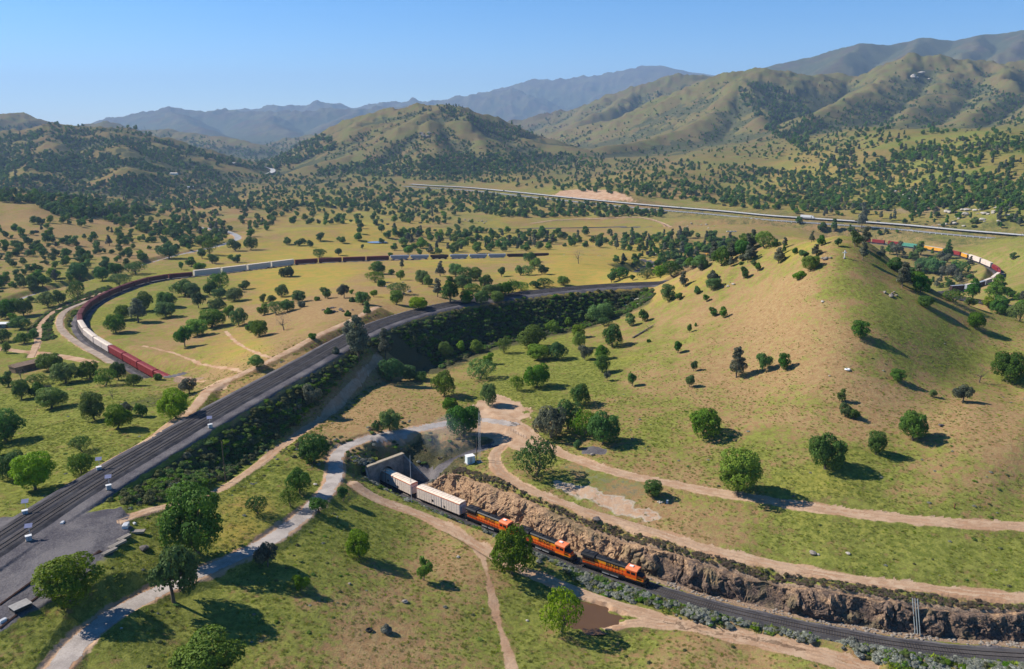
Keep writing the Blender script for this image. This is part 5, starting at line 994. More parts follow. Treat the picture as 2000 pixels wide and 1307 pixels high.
def build_box(L, H, bm, rm, kind='box', trim=None, detail=True):
    nm_ = dict(box='boxcar', reef='refrigerator_car', hop='hopper_car', cont='container_car', flat='flat_car')[kind]; r = empty(nm_); h = L / 2 - .45; W = 1.48
    if kind == 'hop':
        MB().prism([(-h, 3.2), (-h, H - .1), (h, H - .1), (h, 3.2), (h - 2.6, 1.5), (-h + 2.6, 1.5)], -W, W, 0, 'y').build('body', bm, r)
        MB().prism([(-W, H - .1), (W, H - .1), (W * .75, H + .15), (-W * .75, H + .15)], -h, h).box(-h + 1, h - 1, -.35, .35, H + .15, H + .3).build('roof', rm, r)
        b = MB()
        for x in np.linspace(-h + 3.4, h - 3.4, 3): b.add([(x - 1.8, -1.2, 1.5), (x + 1.8, -1.2, 1.5), (x + 1.8, 1.2, 1.5), (x - 1.8, 1.2, 1.5), (x - .4, -.5, .6), (x + .4, -.5, .6), (x + .4, .5, .6), (x - .4, .5, .6)], [(0, 1, 2, 3), (0, 4, 5, 1), (1, 5, 6, 2), (2, 6, 7, 3), (3, 7, 4, 0), (4, 7, 6, 5)])
        b.build('discharge_hopper', bm, r)
        b = MB(); [b.box(x - .06, x + .06, -W - .06, W + .06, 2.0 if abs(x) < h - 3 else 3.3, H - .1) for x in np.linspace(-h + .1, h - .1, 9)]; b.build('side_post', bm, r)
    elif kind == 'cont':
        MB().box(-h - .3, h + .3, -W, W, .75, 1.15).build('well_frame', DARK, r)
        k = max(1, int(round(L / 14))) ; w_ = 2 * h / k
        for a in range(k): x = -h + a * w_ + .08; b = MB().box(x, x + w_ - .16, -W + .1, W - .1, .95, H); [b.box(q_ - .05, q_ + .05, -W + .04, W - .04, 1.2, H - .1) for q_ in np.arange(x + .5, x + w_ - .4, .9)]; b.build('container', bm, r)
        MB().box(-h + .1, h - .1, -W + .12, W - .12, H, H + .06).build('container_roof', rm, r)
    elif kind == 'flat':
        MB().box(-h, h, -W, W, 1.0, 1.35).build('deck', rm, r); MB().box(-h, -h + .3, -W, W, 1.35, 3.0).box(h - .3, h, -W, W, 1.35, 3.0).build('bulkhead', bm, r)
    else:
        MB().box(-h, h, -W, W, 1.15, H - .25).build('body', bm, r)
        b = MB().prism([(-W - .05, H - .25), (W + .05, H - .25), (W * .55, H), (-W * .55, H)], -h - .05, h + .05); [b.prism([(-W * .98, H - .20), (W * .98, H - .20), (W * .55, H + .05), (-W * .55, H + .05)], q_, q_ + .12) for q_ in np.arange(-h + .3, h - .2, 1.35)]; b.build('roof', rm, r)
        if trim: MB().box(-h - .03, h + .03, -W - .06, W + .06, H - .50, H - .28).box(-h - .06, -h, -W, W, 3.2, H - .2).build('orange_band', trim, r)
        b = MB(); b.box(-1.5, 1.5, -W - .07, W + .07, 1.2, H - .55); b.build('door', bm, r)
        if detail:
            b = MB(); [b.box(x - .05, x + .05, -W - .11, W + .11, 1.2, H - .5) for x in (-1.5, -.5, .5, 1.5)]; b.build('door_bar', GREY if kind == 'reef' else bm, r)
            b = MB(); [b.box(x - .05, x + .05, -W - .05, W + .05, 1.2, H - .35) for x in np.arange(-h + .1, h, 1.1) if abs(x) > 1.7]; b.build('side_rib', bm, r)
            if kind == 'reef': MB().box(h - .02, h + .3, -1.0, 1.0, 1.5, 3.6).build('cooling_unit', GREY, r); MB().box(-2.6, -2.0, -W - .12, -W, 2.0, 2.7).box(2.6, 3.1, -W - .12, -W, 1.6, 2.2).build('service_box', DARK, r)
        MB().box(-h + 2.5, h - 2.5, -.5, .5, .8, 1.15).box(-h, h, -.25, .25, .9, 1.15).build('underframe', DARK, r)
    for x in (-h + 1.9, h - 1.9): add_bogie(r, x, BG2, (-.87, .87), wheels=detail)
    return r
def put(root, P, s, L, flip=False):
    S = arc(P); h = L / 2 - 2.3
    def pt(q):
        if q < 0: return P[0] + (P[1] - P[0]) / (S[1] - S[0]) * q
        return np.array([np.interp(q, S, P[:, c]) for c in range(3)])
    a, b = pt(s - h), pt(s + h); c = (a + b) / 2; d = b - a; yaw = math.atan2(d[1], d[0]) + (math.pi if flip else 0); root.location = tuple(c); root.rotation_euler = (0, -math.atan2(d[2], math.hypot(d[0], d[1])) * (-1 if flip else 1), yaw)
PROTO = {}
def car(key, L, P, s, label, group):
    nm_, H, bm, rm, kind, trim, cat, det = CARS[key]; k2 = (key, round(L))
    if k2 not in PROTO: r = PROTO[k2] = build_box(round(L), H, bm, rm, kind, trim, det)
    else: r = copy_tree(PROTO[k2])
    put(r, P, s, L); tag(r, label, cat, group); return r
CARS = dict(
 nearwhite=('', 5.0, WREEF, ROOFW, 'reef', TRIM, 'railway wagon', True), red=('', 4.9, RED, RED, 'box', None, 'railway wagon', True), white=('', 4.9, WREEF, ROOFW, 'reef', None, 'railway wagon', True),
 dred=('', 4.6, DRED, DRED, 'box', None, 'railway wagon', False), cream=('', 6.0, CREAM, ROOFW, 'reef', None, 'railway wagon', False), rbox=('', 5.1, DRED, DRED, 'box', None, 'railway wagon', False), hop=('', 5.2, HOPG, HOPG, 'hop', None, 'railway wagon', True),
 hopb=('', 5.0, HOPB, HOPB, 'hop', None, 'railway wagon', True), flat=('', 3, HOPG, GREY, 'flat', None, 'railway wagon', True), cred=('', 5.0, RED, RED, 'cont', None, 'railway wagon', True), cgreen=('', 5.0, GREEN, GREEN, 'cont', None, 'railway wagon', True),
 cyel=('', 5.0, CYEL, GREY, 'cont', None, 'railway wagon', True), cwhite=('', 5.8, WREEF, ROOFW, 'cont', None, 'railway wagon', True), cgrey=('', 5.4, HOPG, ROOFW, 'cont', None, 'railway wagon', True), cdark=('', 5.2, HOPB, HOPG, 'cont', None, 'railway wagon', True))
lc = build_loco(); LG = 'orange and black locomotives'
for s, lab in ((91.3, 'leading orange and black locomotive at the head of the train'), (69.6, 'middle orange locomotive of three, partly behind the big oak'), (49.4, 'third orange locomotive, just ahead of the long white car')):
    r = lc if s > 90 else copy_tree(lc); put(r, LOW, s, 18.4); r.scale = (1.075, 1.0, 1.03); tag(r, lab, 'locomotive', LG)
car('nearwhite', 20.4, LOW, 28.2, 'long white refrigerator car with orange edge behind the third locomotive', 'white refrigerator cars by the tunnel')
car('nearwhite', 20.4, LOW, 6.2, 'white refrigerator car half out of the tunnel mouth', 'white refrigerator cars by the tunnel')
NTH = ['first', 'second', 'third', 'fourth', 'fifth', 'sixth', 'seventh', 'eighth', 'ninth', 'tenth', 'eleventh', 'twelfth', 'thirteenth', 'fourteenth']
def seq(key, s0, s1, n_, lab, group):
    L = (s1 - s0) / n_
    for k in range(n_): car(key, L - 1.0 + (.4 if key in ('red', 'white') else 0), LEFT, s0 + (k + .5) * L, lab % NTH[k] if n_ > 1 else lab, group)
g1, g2 = 'wagons on the wide left curve', 'wagons along the far side of the meadow'
seq('red', 2, 92, 4, 'bright red boxcar on the left curve, %s from the dirt mound', g1)
seq('white', 92, 176, 3, 'white refrigerator car on the bend, %s behind the bright red boxcars', g1)
seq('dred', 176, 402, 10, 'dark red boxcar on the outside bend, %s behind the white cars', g1)
seq('cream', 402, 510, 4, 'cream refrigerator car on the far bank, %s from the left', g2)
seq('rbox', 510, 608.7, 4, 'dark red boxcar behind the golden meadow, %s from the left', g2)
seq('hop', 609, 651, 2, 'pale grey hopper car, %s after the four dark red boxcars', g2)
seq('hopb', 651, 672, 1, 'single dark brown hopper car between pale grey ones', g2)
seq('hop', 672, 735, 3, 'pale grey hopper car, %s to the right of the brown hopper', g2)
seq('hopb', 735, 784, 2, 'dull dark hopper car near the right end, %s after the grey ones', g2)
seq('flat', 800, 880, 4, 'empty pale flat car beyond the last hoppers, %s from the left', g2)
g3 = 'container and box wagons on the far right horseshoe'
for key, a, b, lab in (('cdark', 1296, 1313, 'dark container car at the shaded inner end of the horseshoe'), ('cgrey', 1314, 1333, 'pale topped container car on the shaded near leg of the horseshoe'), ('cdark', 1334, 1352, 'blue grey container car between two pale ones in the horseshoe'), ('cgrey', 1353, 1373, 'grey container car shaded in the near bend of the horseshoe'),
    ('cwhite', 1376, 1412, 'tall white container car at the turn of the horseshoe'), ('cred', 1415, 1445, 'red container car at the outermost bend of the horseshoe'), ('cred', 1447, 1474, 'red container car just before the two white ones'), ('cwhite', 1477, 1508, 'bright white container car next to the red ones'), ('cwhite', 1510, 1541, 'bright white container car further left on the horseshoe'),
    ('cyel', 1543, 1560, 'short yellow container car beside the bright white ones'), ('cred', 1562, 1584, 'red wagon seen between pines on the horseshoe'), ('cyel', 1593, 1624, 'long yellow orange container car on the upper leg'), ('cgrey', 1626, 1632, 'short grey wagon between yellow and green containers'), ('cgreen', 1634, 1656, 'green container car on the upper leg'), ('cred', 1657, 1675, 'red wagon left of the green container'), ('cred', 1680, 1698, 'red wagon half hidden by pines left of the green container'), ('cred', 1700, 1722, 'last red wagon disappearing behind the hilltop trees')):
    if b - a > 8: car(key, b - a - .5, LEFT, (a + b) / 2, lab, g3)
# ---------------------------------------------------------------- ground cover (too many to count)
def band(maskF, n_, ymax=420, minoff=None):
    ia = int(np.searchsorted(YR, ymax)); w = maskF[:ia] * np.gradient(YR)[:ia, None] * YR[:ia, None]; w = w.ravel(); w = w / w.sum()
    k = rng.choice(len(w), n_, p=w); i, j = k // NU, k % NU; y = YR[i] + rng.uniform(-.5, .5, n_) * np.gradient(YR)[i]; u = U[j] + rng.uniform(-.5, .5, n_) * (U[1] - U[0]); x = u * y
    return np.stack([x, y, hgt(x, y)], 1)
def one(key, lm, name, px, py, s, zs, label, cat='bush', group=None):
    P = place_px(px, py); e = empty(name, (P[0], P[1], P[2] - .05), 1.0, label=label, cat=cat, group=group); e.scale = (s, s, s * zs); c = bpy.data.objects.new('crown', cmesh(key, lm)); COL.objects.link(c); c.parent = e; return c
LEAF += [leaf_mat('olive_brush', (.060, .075, .030), (.13, .135, .055)), leaf_mat('dry_brush', (.085, .065, .045), (.16, .125, .085)), leaf_mat('meadow_grass', (.14, .165, .040), (.25, .255, .070)), leaf_mat('lime_weeds', (.15, .20, .036), (.24, .29, .06))]
def tuft(seed, n_, sp, h, w):
    g = np.random.default_rng(seed); a = g.uniform(0, 6.28, n_); r = sp * np.sqrt(g.random(n_)); x, y = r * np.cos(a), r * np.sin(a); b = g.uniform(0, 6.28, n_); hh = h * g.uniform(.5, 1.1, n_); ln = g.uniform(.1, .5, n_) * hh
    V = np.stack([np.stack([x - np.cos(b) * w, y - np.sin(b) * w, 0 * x], 1), np.stack([x + np.cos(b) * w, y + np.sin(b) * w, 0 * x], 1), np.stack([x + ln * np.cos(a) + np.cos(b) * w * .4, y + ln * np.sin(a) + np.sin(b) * w * .4, hh], 1), np.stack([x + ln * np.cos(a) - np.cos(b) * w * .4, y + ln * np.sin(a) - np.sin(b) * w * .4, hh], 1)], 1).reshape(-1, 3)
    return V, np.arange(4 * n_).reshape(n_, 4)
for k in range(2):
    VAR[('tuft', k)] = {q: None for q in range(len(LEAF))}; VAR[('tuft', k)]['c'] = tuft(400 + k, 46, .5, .42, .055)
for v in VAR.values():
    for q in range(len(LEAF)): v.setdefault(q, None)
sage = one(('bush', 0), 4, 'sagebrush', 1055, 1098, 2.4, .75, 'silvery sagebrush between the big oak and the middle locomotive'); sage2 = one(('bush', 1), 4, 'sagebrush', 1665, 1258, 3.6, .8, 'largest silvery sagebrush clump beside the bare track at lower right')
ol1 = one(('bush', 0), 6, 'bush', 612, 735, 3.2, .9, 'olive bush on the embankment slope below the main line'); ol2 = one(('bush', 1), 7, 'bush', 1655, 1150, 1.6, .7, 'dry brown brush on the rim of the rock cutting'); grn_ = one(('bush', 1), 1, 'bush', 742, 1003 - 50, 2.0, .8, 'green bush at the edge of the track beside the tunnel mouth')
t1 = one(('tuft', 0), 8, 'grass_tuft', 905, 1262, 1.5, 1.0, 'yellow green grass tuft in the foreground meadow', 'grass tuft'); t2 = one(('tuft', 1), 9, 'grass_tuft', 935, 1250, 1.4, .9, 'lime green weeds beside the faint rut in the foreground', 'grass tuft'); 
def cover(name, mask, n_, s0, s1, zr, refs_, wts, label, ymax=420, clump=0.0):
    P = band(mask, n_, ymax)
    if clump: k = (fbm(P[:, 0], P[:, 1], 9, 3, 808) * .5 + .5) > clump * rng.uniform(.6, 1.3, len(P)); P = P[k]
    k = gidx(KEEP_OFF2, P[:, 0], P[:, 1]) > .3; P = P[k]
    s = rng.uniform(s0, s1, len(P)) ** 1.0; P[:, 2] -= s * .03; scatter(name, P, np.stack([s, s, s * rng.uniform(*zr, len(P))], 1), rng.uniform(0, 6.28, len(P)), rng.choice(len(refs_), len(P), p=np.array(wts) / sum(wts)), refs_, label)
KEEP_OFF2 = np.minimum.reduce([np.where(dM[0] < 1e8, dM[0] - np.where(dM[2] > 0, 6.5, 9.2), 99), FL[0] - 3.1, FW[0] - 4] + [F[0] - w - .3 for n_, (P, w, F, s_) in ROADS.items() if n_ not in ('rut_track', 'inner_path', 'hill_path')])
KEEP_OFF2 = np.where((my > .3) | (mp > .3) | (mpd > .05) | (FR[0] < 3), -1, KEEP_OFF2)
side = FL[2] < 0; Sl = FL[3]
m_s = np.where(side & (FL[0] > 3) & (FL[0] < 9.5 + 3 * fbm(GX, GY, 12, 2, 9)) & (Sl > 3) & (GY < 260), 1.0, 0)
m_s = np.maximum(m_s, poly_mask(at_z(np.array([690,730,790,820,800,750,710]), np.array([925,915,950,975,985,965,945]), 4), 1.0))
cover('sagebrush_band', m_s, 3600, .8, 2.6, (.6, .95), [sage, sage2, grn_, ol1, t2], [4, 4, 2.2, 2, 2], 'silvery sagebrush band along the near side of the locomotives track', 260, .36)
down = np.where(dM[0] < 1e8, dM[1] - Z, 0)
LV = ROADS['levee_path'][2]; m_e = np.where((dM[2] < 0) & (dM[0] > 9.6) & (dM[0] < 34) & (down > 1.0) & (GY > 185) & (LV[0] > 4.2) & ((LV[2] < 0) | (LV[0] > 1e8)), 1.0, 0) * sstep(9, 13, dM[0])
m_e = np.maximum(m_e, np.where((FW[0] < 26) & (FW[0] > 6) & (FW[1] - Z > .9) & (GY > 450), .6, 0))  # extra brush on the train's bank, added to deepen the dark band
gp = one(('bush', 0), 3, 'bush', 835, 650, 3.4, .9, 'pale grey bush on the shaded embankment')
cover('embankment_brush', m_e, 6800, 1.4, 4.2, (.6, 1.0), [ol1, grn_, gp], [5, 4, .5], 'dense dark brush covering the main line embankment slope', 700, .22)
m_l = np.zeros(GX.shape)
for n_, o_ in (('levee_path', 5), ('main_side_road', 3.5)):
    F = ROADS[n_][2]; m_l = np.maximum(m_l, np.where((F[0] > ROADS[n_][1] + 1.6) & (F[0] < ROADS[n_][1] + o_), 1.0, 0))
cover('verge_brush', m_l, 1300, .5, 1.5, (.5, .8), [ol1, t1, sage, t2], [2, 5, .5, 3], 'rough olive verge bushes along the levee and side paths', 420, .25)
m_r = np.where((FL[2] > 0) & (FL[0] > 9.6) & (FL[0] < 13.0) & (Sl > 12) & (GY < 260), 1.0, 0)
cover('rim_brush', m_r, 2600, .5, 1.6, (.4, .7), [ol2, ol1, t1], [6, 2, 1], 'dry brown brush along the rim of the rock cutting', 260, .25)
m_t = np.where(sb > 1.5, 1, 0) * (lb < 26) * (sb < 22) * 1.0
m_t = np.maximum(m_t, (pdist > 2) * (pdist < 12) * .5)
cover('portal_brush', m_t, 420, .7, 2.4, (.5, .9), [ol1, sage, grn_, ol2], [4, 1, 1, 1], 'olive and grey brush over the tunnel mouth', 300, .3)
m_g = (1 - np.clip(dirt * 1.6, 0, 1)) * (ball < .3) * (rock < .3) * (GY < 400) * (scrub < .5); m_g = m_g * (1 - sstep(230, 400, GY)) * (.25 + green)
cover('grass_tufts', m_g, 90000, .3, .9, (.3, .65), [t1, t2], [5, 2], 'tufts of green and yellow grass all over the near meadows', 400, .40)
m_w = m_g * (fbm(GX, GY, 16, 3, 501) > .12) * (green > .4)
cover('meadow_shrubs', m_w, 420, .5, 1.5, (.4, .7), [ol1, sage, grn_], [3, 2, 2], 'low shrubs dotted over the near meadows', 300)

ORDN = ['first', 'second', 'third', 'fourth', 'fifth', 'sixth', 'seventh', 'eighth', 'ninth', 'tenth'] + ['%dth' % k for k in range(11, 60)]
# ---------------------------------------------------------------- boulders and rock outcrops
ROCK = [mat('boulder_stone', (.30, .26, .22), .95, .35, 1.5, fine=5), mat('pale_boulder_stone', (.48, .43, .36), .95, .25, 1.5, fine=5), mat('dark_stone', (.13, .11, .10), .95, .3, 2)]
RM = []
for sd_ in range(5):
    g = np.random.default_rng(900 + sd_); bm_ = __import__('bmesh').new(); __import__('bmesh').ops.create_icosphere(bm_, subdivisions=2, radius=.5)
    for v in bm_.verts: v.co *= 1 + .5 * (mnoise.noise(v.co * 1.9 + Vector((sd_ * 7, 0, 0)))) ; v.co.z = v.co.z * .7 + .12; v.co = Vector([round(c * 5) / 5 * .4 + c * .6 for c in v.co])
    RM.append(bm_)
def rmesh(k, m):
    me = bpy.data.meshes.new('boulder'); RM[k].to_mesh(me); me.materials.append(m); return me
RMM = {(k, q): rmesh(k, ROCK[q]) for k in range(5) for q in range(3)}
def boulder(px, py, s, q, label, group=None, rz=None):
    P = place_px(px, py) if not isinstance(px, np.ndarray) else px; o = bpy.data.objects.new('boulder', RMM[(int(rng.integers(5)), q)]); COL.objects.link(o); o.location = (P[0], P[1], P[2] + s * .1); o.scale = (s * rng.uniform(.8, 1.3), s, s * rng.uniform(.6, 1.0)); o.rotation_euler = (0, 0, rng.uniform(0, 6.28)); tag(o, label, 'boulder', group)
for px, py, s, q, lb_ in ((791, 1177, 1.3, 0, 'lone grey boulder in the foreground field below the two small trees'), (683, 1141, .8, 0, 'small grey rock left of the foreground boulder'), (895, 1089, 1.0, 1, 'pale rock just left of the forking dirt track'), (616, 947, 1.1, 1, 'pale rock beside the gravel road near the tunnel'), (1656, 1178 - 96, 1.2, 1, 'pale rock beside the lower dirt track'), (1588, 1082, 1.7, 0, 'largest grey rock above the rock cutting on the right'), (1598, 1084, .8, 1, 'small pale rock next to the grey one above the cutting'), (1157, 889, 1.6, 0, 'grey rock by the small ballast pile'), (282, 1073, 2.2, 2, 'dark boulder in the grass below the stacked beams'), (1550, 970, .8, 2, 'small dark rock right of the lone dense oak'), (1165, 1015, 2.0, 2, 'dark stump like rock on the slope above the middle locomotive'), (1215, 1065, 1.3, 2, 'dark rock above the leading locomotive'), (1837, 832, 1.6, 2, 'dark rock pile right of the two topped oak on the hillside'), (237, 1228, .6, 1, 'small pale stone by the gravel road'), (1030, 1213, .7, 1, 'small pale stone left of the pond'), (1620, 735, .7, 1, 'small stone left of the white ring')): boulder(px, py, s, q, lb_)
for (cx0, cy0, sx, sy, n_, s0, s1, q, lb_, gp_) in ((768, 558, 16, 9, 9, 1.5, 4, 0, 'grey outcrop rock on the knoll between meadow and main line', 'outcrop on the inner knoll'), (800, 573, 14, 6, 6, 1.2, 3, 0, 'grey rock on the slope right of the inner knoll', 'rocks right of the knoll'), (660, 608, 24, 10, 12, 1.0, 2.6, 2, 'dark rock on the hillock beside the main line', 'rocks on the hillock'), (1240, 590, 34, 9, 18, 1.0, 2.6, 1, 'pale rubble boulder at the far end of the embankment', 'rubble at the embankment end'), (1430, 557, 10, 5, 6, 1, 2, 1, 'pale rock on the left shoulder of the hill', 'pale rocks on the hill shoulder'), (1920, 415, 60, 22, 30, 3, 9, 1, 'large pale boulder on the rocky slope above the highway at right', 'boulders above the highway at right'), (1770, 385, 50, 16, 24, 3, 9, 1, 'pale boulder on the rocky knoll above the highway', 'boulders on the knoll above the highway'), (1850, 440, 40, 10, 10, 2, 5, 1, 'pale rock scattered just above the highway', 'rocks just above the highway'), (1610, 505, 24, 6, 10, 1, 2.4, 0, 'grey rock just below the white cross', 'rocks under the cross'), (1740, 577, 14, 6, 6, .8, 1.8, 0, 'grey rock on the right shoulder of the hill', 'rocks on the right shoulder'), (1607, 590, 6, 5, 4, .8, 1.5, 1, 'small pale rock in the middle of the hill face', 'pale rocks on the hill face'), (925, 432, 40, 6, 8, 2, 4, 0, 'rock on the slope above the small bridge', 'rocks above the bridge'), (1380, 440, 30, 6, 8, 1.5, 3.5, 1, 'pale rock on the slope between highway and lower railway', 'rocks below the highway'), (1800, 150, 20, 14, 6, 12, 26, 1, 'pale cliff rock near the mountain summit', 'cliff rocks on the mountain'), (1290, 982, 8, 3, 6, .4, .9, 1, 'small pale stone under the round oak by the ballast heap', 'stones under the round oak'), (830, 262, 22, 10, 8, 8, 16, 0, 'rock outcrop on the central hill', 'outcrops on the central hill')):
    xs = cx0 + rng.normal(size=n_) * sx * .5; ys = cy0 + rng.normal(size=n_) * sy * .5; H_, _ = hit(xs, ys)
    H_ = H_[np.argsort(H_[:, 0] / H_[:, 1])]
    for k, P in enumerate(H_): boulder(P, 0, rng.uniform(s0, s1), q, lb_ + (', %s from the left' % ORDN[k] if n_ <= 40 else ''), gp_)

rb1, rb2 = [o for o in COL.objects if o.name.startswith('boulder')][:2]
m_rb = np.where((FL[2] > 0) & (FL[0] > 3.3) & (FL[0] < 5.6) & (Sl > 14) & (GY < 260), 1.0, 0) * (.3 + (fbm(GX, GY, 7, 2, 701) > 0))
P = band(m_rb, 900, 260); s = rng.uniform(.15, .9, len(P)) ** 1.3
scatter('fallen_rubble', P, np.stack([s, s, s * .8], 1), rng.uniform(0, 6.28, len(P)), rng.integers(0, 2, len(P)), [rb1, rb2], 'loose fallen rubble along the foot of the rock cutting')
# ---------------------------------------------------------------- highway
def strip(name, P, o0, o1, m, lift, label, parent=None, kind='structure', n_=5):
    T = tang(P); k = len(P); V = []
    for o_ in np.linspace(o0, o1, n_): V.append(np.stack([P[:, 0] - T[:, 1] * o_, P[:, 1] + T[:, 0] * o_, P[:, 2] + lift], 1))
    o = npmesh(name, np.concatenate(V), [(a * k + q, (a + 1) * k + q, (a + 1) * k + q + 1, a * k + q + 1) for a in range(n_ - 1) for q in range(k - 1)], m, True); 
    if parent is not None: o.parent = parent
    else: tag(o, label, kind=kind)
    return o
CONCR = surf_mat('pale_concrete', (.38, .375, .365), (.47, .46, .445), 2.0); ASPD = surf_mat('grey_asphalt', (.15, .15, .16), (.22, .22, .23), 2.0); LINE = mat('road_paint', (.7, .7, .66), .7, .1)
strip('highway_road', UPP, -6.5, 6.5, CONCR, .5, 'pale concrete carriageway of the highway, the upper one'); strip('highway_road', HWP, -6.5, 6.5, ASPD, .5, 'grey lower carriageway of the highway')
for o_ in (-5.2, 5.2): strip('road_marking', UPP, o_ - .12, o_ + .12, LINE, .52, 'white edge line on the upper carriageway', n_=2)
strip('road_marking', HWP, -5.3, -5.05, LINE, .52, 'white edge line on the lower carriageway', n_=2); strip('road_marking', HWP, 5.05, 5.3, LINE, .52, 'white edge line on the far side of the lower carriageway', n_=2)
Pf, wf, _, _ = ROADS['highway_far']; Pf = Pf.copy(); Pf[:, 2] = hgt(Pf[:, 0], Pf[:, 1]) + 3; strip('highway_road', Pf, -9, 9, CONCR, .6, 'far bend of the highway deep in the valley')
# guardrail with pale posts along the near edge
So = arc(HWP); near_o = -sgn * 8.0; root = empty('guardrail', tuple(HWP[0]), label='low guardrail with pale posts along the near edge of the highway', cat='guardrail'); GP = off(HWP, near_o); GP[:, 2] += .5
V = np.concatenate([GP + [0, 0, .45], GP + [0, 0, .85]]) - HWP[0]; k = len(GP); npmesh('beam', V, [(q, q + 1, k + q + 1, k + q) for q in range(k - 1)], GREY, False, root)
mb = MB(); Sg = arc(GP)
for s in np.arange(0, Sg[-1], 7.5): p = [np.interp(s, Sg, GP[:, c]) - HWP[0][c] for c in range(3)]; mb.box(p[0] - .22, p[0] + .22, p[1] - .22, p[1] + .22, p[2] - .8, p[2] + 1.0)
mb.build('post', WHITE, root, kind='stuff')
def on_line(P, px, py):
    a, b = pix(P); k = int(np.argmin(np.hypot(a - px, b - py))); T = tang(P); return P[k], math.atan2(T[k][1], T[k][0])
tyre = mat('tyre', (.02, .02, .02), .9)
wh = MB(); wh.tube((0, -.13, 0), (0, .13, 0), .36, .36, 12); whm = wh.mesh('wheel', tyre)
def vehicle(P, yaw, kind, bm, label, z=.5, name=None, cat=None):
    r = empty(name or dict(car='car', truck='articulated_truck', pick='pickup_truck')[kind], (P[0], P[1], P[2] + z), yaw, label=label, cat=cat or dict(car='car', truck='truck', pick='truck')[kind], group='vehicles on the highway' if z == .5 else None)
    if kind == 'truck':
        MB().box(-14, 2.2, -1.3, 1.3, 1.2, 4.1).build('trailer', WHITE, r); MB().box(3.0, 5.2, -1.2, 1.2, .8, 3.7, tx=.15).box(5.2, 6.6, -1.1, 1.1, .8, 2.0, tx=.1).build('cab', bm, r); MB().box(5.0, 5.35, -1.0, 1.0, 2.2, 3.2).build('windscreen', GLASS, r); MB().box(-13, 6, -.5, .5, .7, 1.2).build('chassis', DARK, r)
        for x in (-12.5, -11.2, 1.6, 2.9, 6.0):
            for y in (-1.15, 1.15): part('wheel', whm, r, (x, y, .45)).scale = (1.3, 1.3, 1.3)
    else:
        MB().box(-2.3, 2.3, -.92, .92, .35, .95, tx=.08).build('body', bm, r); MB().box(-1.5 if kind == 'car' else -.2, 1.0, -.82, .82, .95, 1.5, tx=.45, tz=.1).build('cabin', GLASS, r); MB().box(-1.0 if kind == 'car' else .2, .5, -.72, .72, 1.5, 1.54).build('roof', bm, r)
        for x in (-1.45, 1.45):
            for y in (-.86, .86): part('wheel', whm, r, (x, y, .36))
    return r
RP = {}
for (px, py, ln, kind, bm, lb_) in ((1582, 431, UPP, 'truck', WHITE, 'white articulated truck on the upper carriageway'), (1670, 438, UPP, 'pick', BLACK, 'black pickup on the upper carriageway right of the white truck'), (1777, 452, HWP, 'car', WHITE, 'white car on the lower carriageway above the horseshoe'), (1997, 467, UPP, 'car', WHITE, 'white car at the right end of the highway'), (1331, 411, UPP, 'car', WHITE, 'white car on the highway left of the tall pine'), (1374, 417, HWP, 'car', GREY, 'silver car on the lower carriageway left of the tall pine'), (1120, 392, UPP, 'car', WHITE, 'small white car beside the red road cut'), (985, 378, UPP, 'car', DARK, 'dark car near the left end of the highway'), (1275, 405, HWP, 'car', DARK, 'dark car on the lower carriageway right of the red cut')):
    P, yw = on_line(ln, px, py); T_ = 2.8 if ln is UPP else 2.2; vehicle(P + np.array([math.sin(yw) * T_, -math.cos(yw) * T_, 0]), yw, kind, bm, lb_)
for k, (px, py) in enumerate(((1422, 453), (1429, 453), (1435, 453))): P = place_px(px, py); vehicle(P, .1, 'pick', WHITE, 'white work truck by the lower railway, %s of three from the left' % NTH[k], z=.05, cat='truck')

# ---------------------------------------------------------------- trackside equipment
PANEL = mat('solar_glass', (.30, .30, .42), .25, .15, 2)
def signal_set(bx, by, pxx, pyy, lab, flip=0):
    P = place_px(bx, by); r = empty('relay_box', (P[0], P[1], P[2]), .6, label='pale grey relay box ' + lab, cat='relay box', group='relay boxes beside the main line')
    MB().box(-.75, .75, -.55, .55, .05, .18).build('slab', CONC, r); MB().box(-.6, .6, -.42, .42, .18, 1.25).build('cabinet', GREY, r); MB().prism([(-.5, 1.25), (.5, 1.25), (.5, 1.32), (0, 1.42), (-.5, 1.32)], -.68, .68).build('lid', WHITE, r); MB().box(-.03, .03, -.44, -.42, .3, 1.15).build('door_gap', DARK, r)
    Q = P + np.array([-.6, 1.5, 0]); q = empty('solar_panel_pole', (Q[0], Q[1], ground_z(Q[0], Q[1])), .3, label='solar panel on a pole ' + lab, cat='solar panel', group='solar panels beside the main line')
    MB().tube((0, 0, -.2), (0, 0, 2.9), .06, .05).build('pole', GREY, q); MB().add([(-.8, -.5, 2.7), (.8, -.5, 2.7), (.8, .45, 3.35), (-.8, .45, 3.35), (-.8, -.53, 2.75), (.8, -.53, 2.75), (.8, .42, 3.4), (-.8, .42, 3.4)], [(4, 5, 6, 7), (0, 3, 2, 1), (0, 1, 5, 4), (1, 2, 6, 5), (2, 3, 7, 6), (3, 0, 4, 7)]).build('panel', PANEL, q); MB().box(-.7, .7, -.05, .05, 2.85, 2.95).build('bracket', GREY, q)
signal_set(213, 956, 0, 0, 'on the near side where tree shade crosses'); signal_set(57, 1056, 0, 0, 'nearest the lower left corner of the yard'); signal_set(50, 1006, 0, 0, 'on the far side at lower left'); signal_set(194, 920, 0, 0, 'on the far side beside the round roadside oak'); signal_set(411, 836, 0, 0, 'furthest up the line above the brushy ditch')
